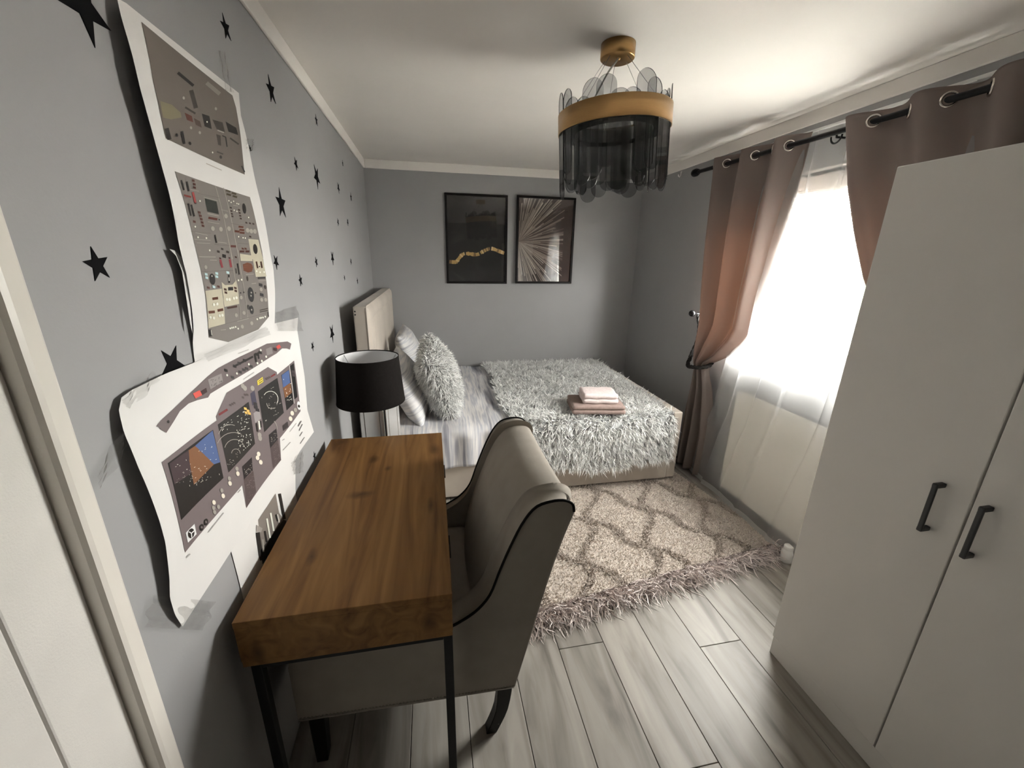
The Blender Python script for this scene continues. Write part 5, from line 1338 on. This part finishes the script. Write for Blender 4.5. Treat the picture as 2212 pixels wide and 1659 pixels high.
# ================================================================== OUTSIDE THE WINDOW
GZ = -4.0
m_ground = mat('pale_paving', (0.27, 0.265, 0.25), 0.9, noise=0.1, scale=0.5)
struct(tag(box('ground', (3.0, -60, GZ - 0.2), (90, 120, GZ), m_ground, bev=0), 'pale ground outside the window', kind='structure'))
m_lawn = mat('dry_lawn', (0.25, 0.29, 0.15), 0.95, noise=0.25, scale=1.0)
m_leaf = mat('hazy_foliage', (0.20, 0.25, 0.14), 0.95, noise=0.4, scale=3.0, bump=0.8, bscale=6)
m_bark = mat('grey_bark', (0.12, 0.10, 0.08), 0.9, noise=0.2)
def blob(bm, c, r, seed, sub=3):
    b2 = bmesh.new(); bmesh.ops.create_icosphere(b2, subdivisions=sub, radius=1.0)
    rr_ = random.Random(seed); ph = [rr_.uniform(0, 6) for _ in range(6)]
    vs_ = []
    for v in b2.verts:
        n = v.co.normalized(); k = 1 + 0.16 * math.sin(5 * n.x + ph[0]) * math.sin(6 * n.y + ph[1]) + 0.10 * math.sin(11 * n.z + ph[2] + 7 * n.x) + 0.08 * math.sin(17 * n.y + 13 * n.z + ph[3])
        vs_.append(bm.verts.new((c[0] + n.x * r[0] * k, c[1] + n.y * r[1] * k, c[2] + n.z * r[2] * k)))
    b2.verts.index_update()
    for f in b2.faces: bm.faces.new([vs_[v.index] for v in f.verts])
    b2.free()
def tree(x, y, top, w, seed, label):
    t_ = thing('tree', (x, y, GZ), label, 'tree', 'trees beyond the window')
    rr_ = random.Random(seed)
    tube('trunk', [(x, y, GZ), (x + 0.1, y, GZ + (top - GZ) * 0.4), (x, y + 0.1, GZ + (top - GZ) * 0.7)], [0.22, 0.17, 0.1], m_bark, t_, 8)
    bm = bmesh.new()
    for k in range(6): blob(bm, (x + rr_.uniform(-w, w) * 0.5, y + rr_.uniform(-w, w) * 0.5, GZ + (top - GZ) * rr_.uniform(0.5, 0.82)), (w * 0.6, w * 0.6, (top - GZ) * 0.19), seed * 9 + k, 2)
    bm_obj('crown', bm, m_leaf, t_, True)
for k, (x, y, top) in enumerate(((36, 30, 4.6), (35, 35.5, 5.2), (37, 41, 4.9), (35, 46.5, 5.0), (37, 52, 4.2), (35, 24.5, 4.4))):
    tree(x, y, top, 2.6, k + 2, 'hazy green tree in the row beyond the pale flat building')
hall = thing('flat_building', (28, 30, GZ), 'long pale flat-roofed building in front of the trees outside', 'building')
box('wall', (25, 18, GZ), (28, 46, 2.6), mat('white_render', (0.55, 0.54, 0.52), 0.9, noise=0.03, scale=1), hall, bev=0)
box('roof', (24.6, 17.6, 2.6), (28.4, 46.4, 2.9), mat('grey_roofing', (0.5, 0.5, 0.5), 0.8, noise=0.05), hall, bev=0.02)
hd = tag(obj('hedge', *(lambda bm: ([v.co[:] for v in bm.verts], [[v.index for v in f.verts] for f in bm.faces]))((lambda bm: ([blob(bm, (20 + 0.3 * math.sin(k), 12 + 1.5 * k, 0.0), (1.0, 1.15, 1.5), 40 + k, 2) for k in range(16)], bm.verts.index_update(), bm)[2])(bmesh.new())), m_leaf, None, True), 'broad green hedge below the pale building outside the window', 'hedge')
house = thing('house', (12.5, 8.5, GZ), 'neighbouring house with pitched roof outside the window', 'house')
hx0, hx1, hy0, hy1, he, hr = 11.0, 15.0, 7.2, 11.2, -1.7, 0.2
box('wall', (hx0, hy0, GZ), (hx1, hy1, he), mat('pink_render', (0.62, 0.42, 0.36), 0.9, noise=0.05, scale=1), house, bev=0)
ymid = (hy0 + hy1) / 2
V = [(hx0 - 0.3, hy0 - 0.4, he - 0.1), (hx1 + 0.3, hy0 - 0.4, he - 0.1), (hx1 + 0.3, hy1 + 0.4, he - 0.1), (hx0 - 0.3, hy1 + 0.4, he - 0.1), (hx0 - 0.3, ymid, hr), (hx1 + 0.3, ymid, hr)]
rf = obj('roof', V, [[0, 1, 5, 4], [2, 3, 4, 5], [0, 4, 3], [1, 2, 5], [0, 3, 2, 1]], mat('grey_tiles', (0.40, 0.38, 0.37), 0.8, noise=0.1, scale=2), house)
for y in (7.9, 9.7): box('window', (hx0 - 0.02, y, -3.2), (hx0 + 0.05, y + 0.8, -2.1), mat('dark_pane', (0.1, 0.12, 0.14), 0.2), house, bev=0)
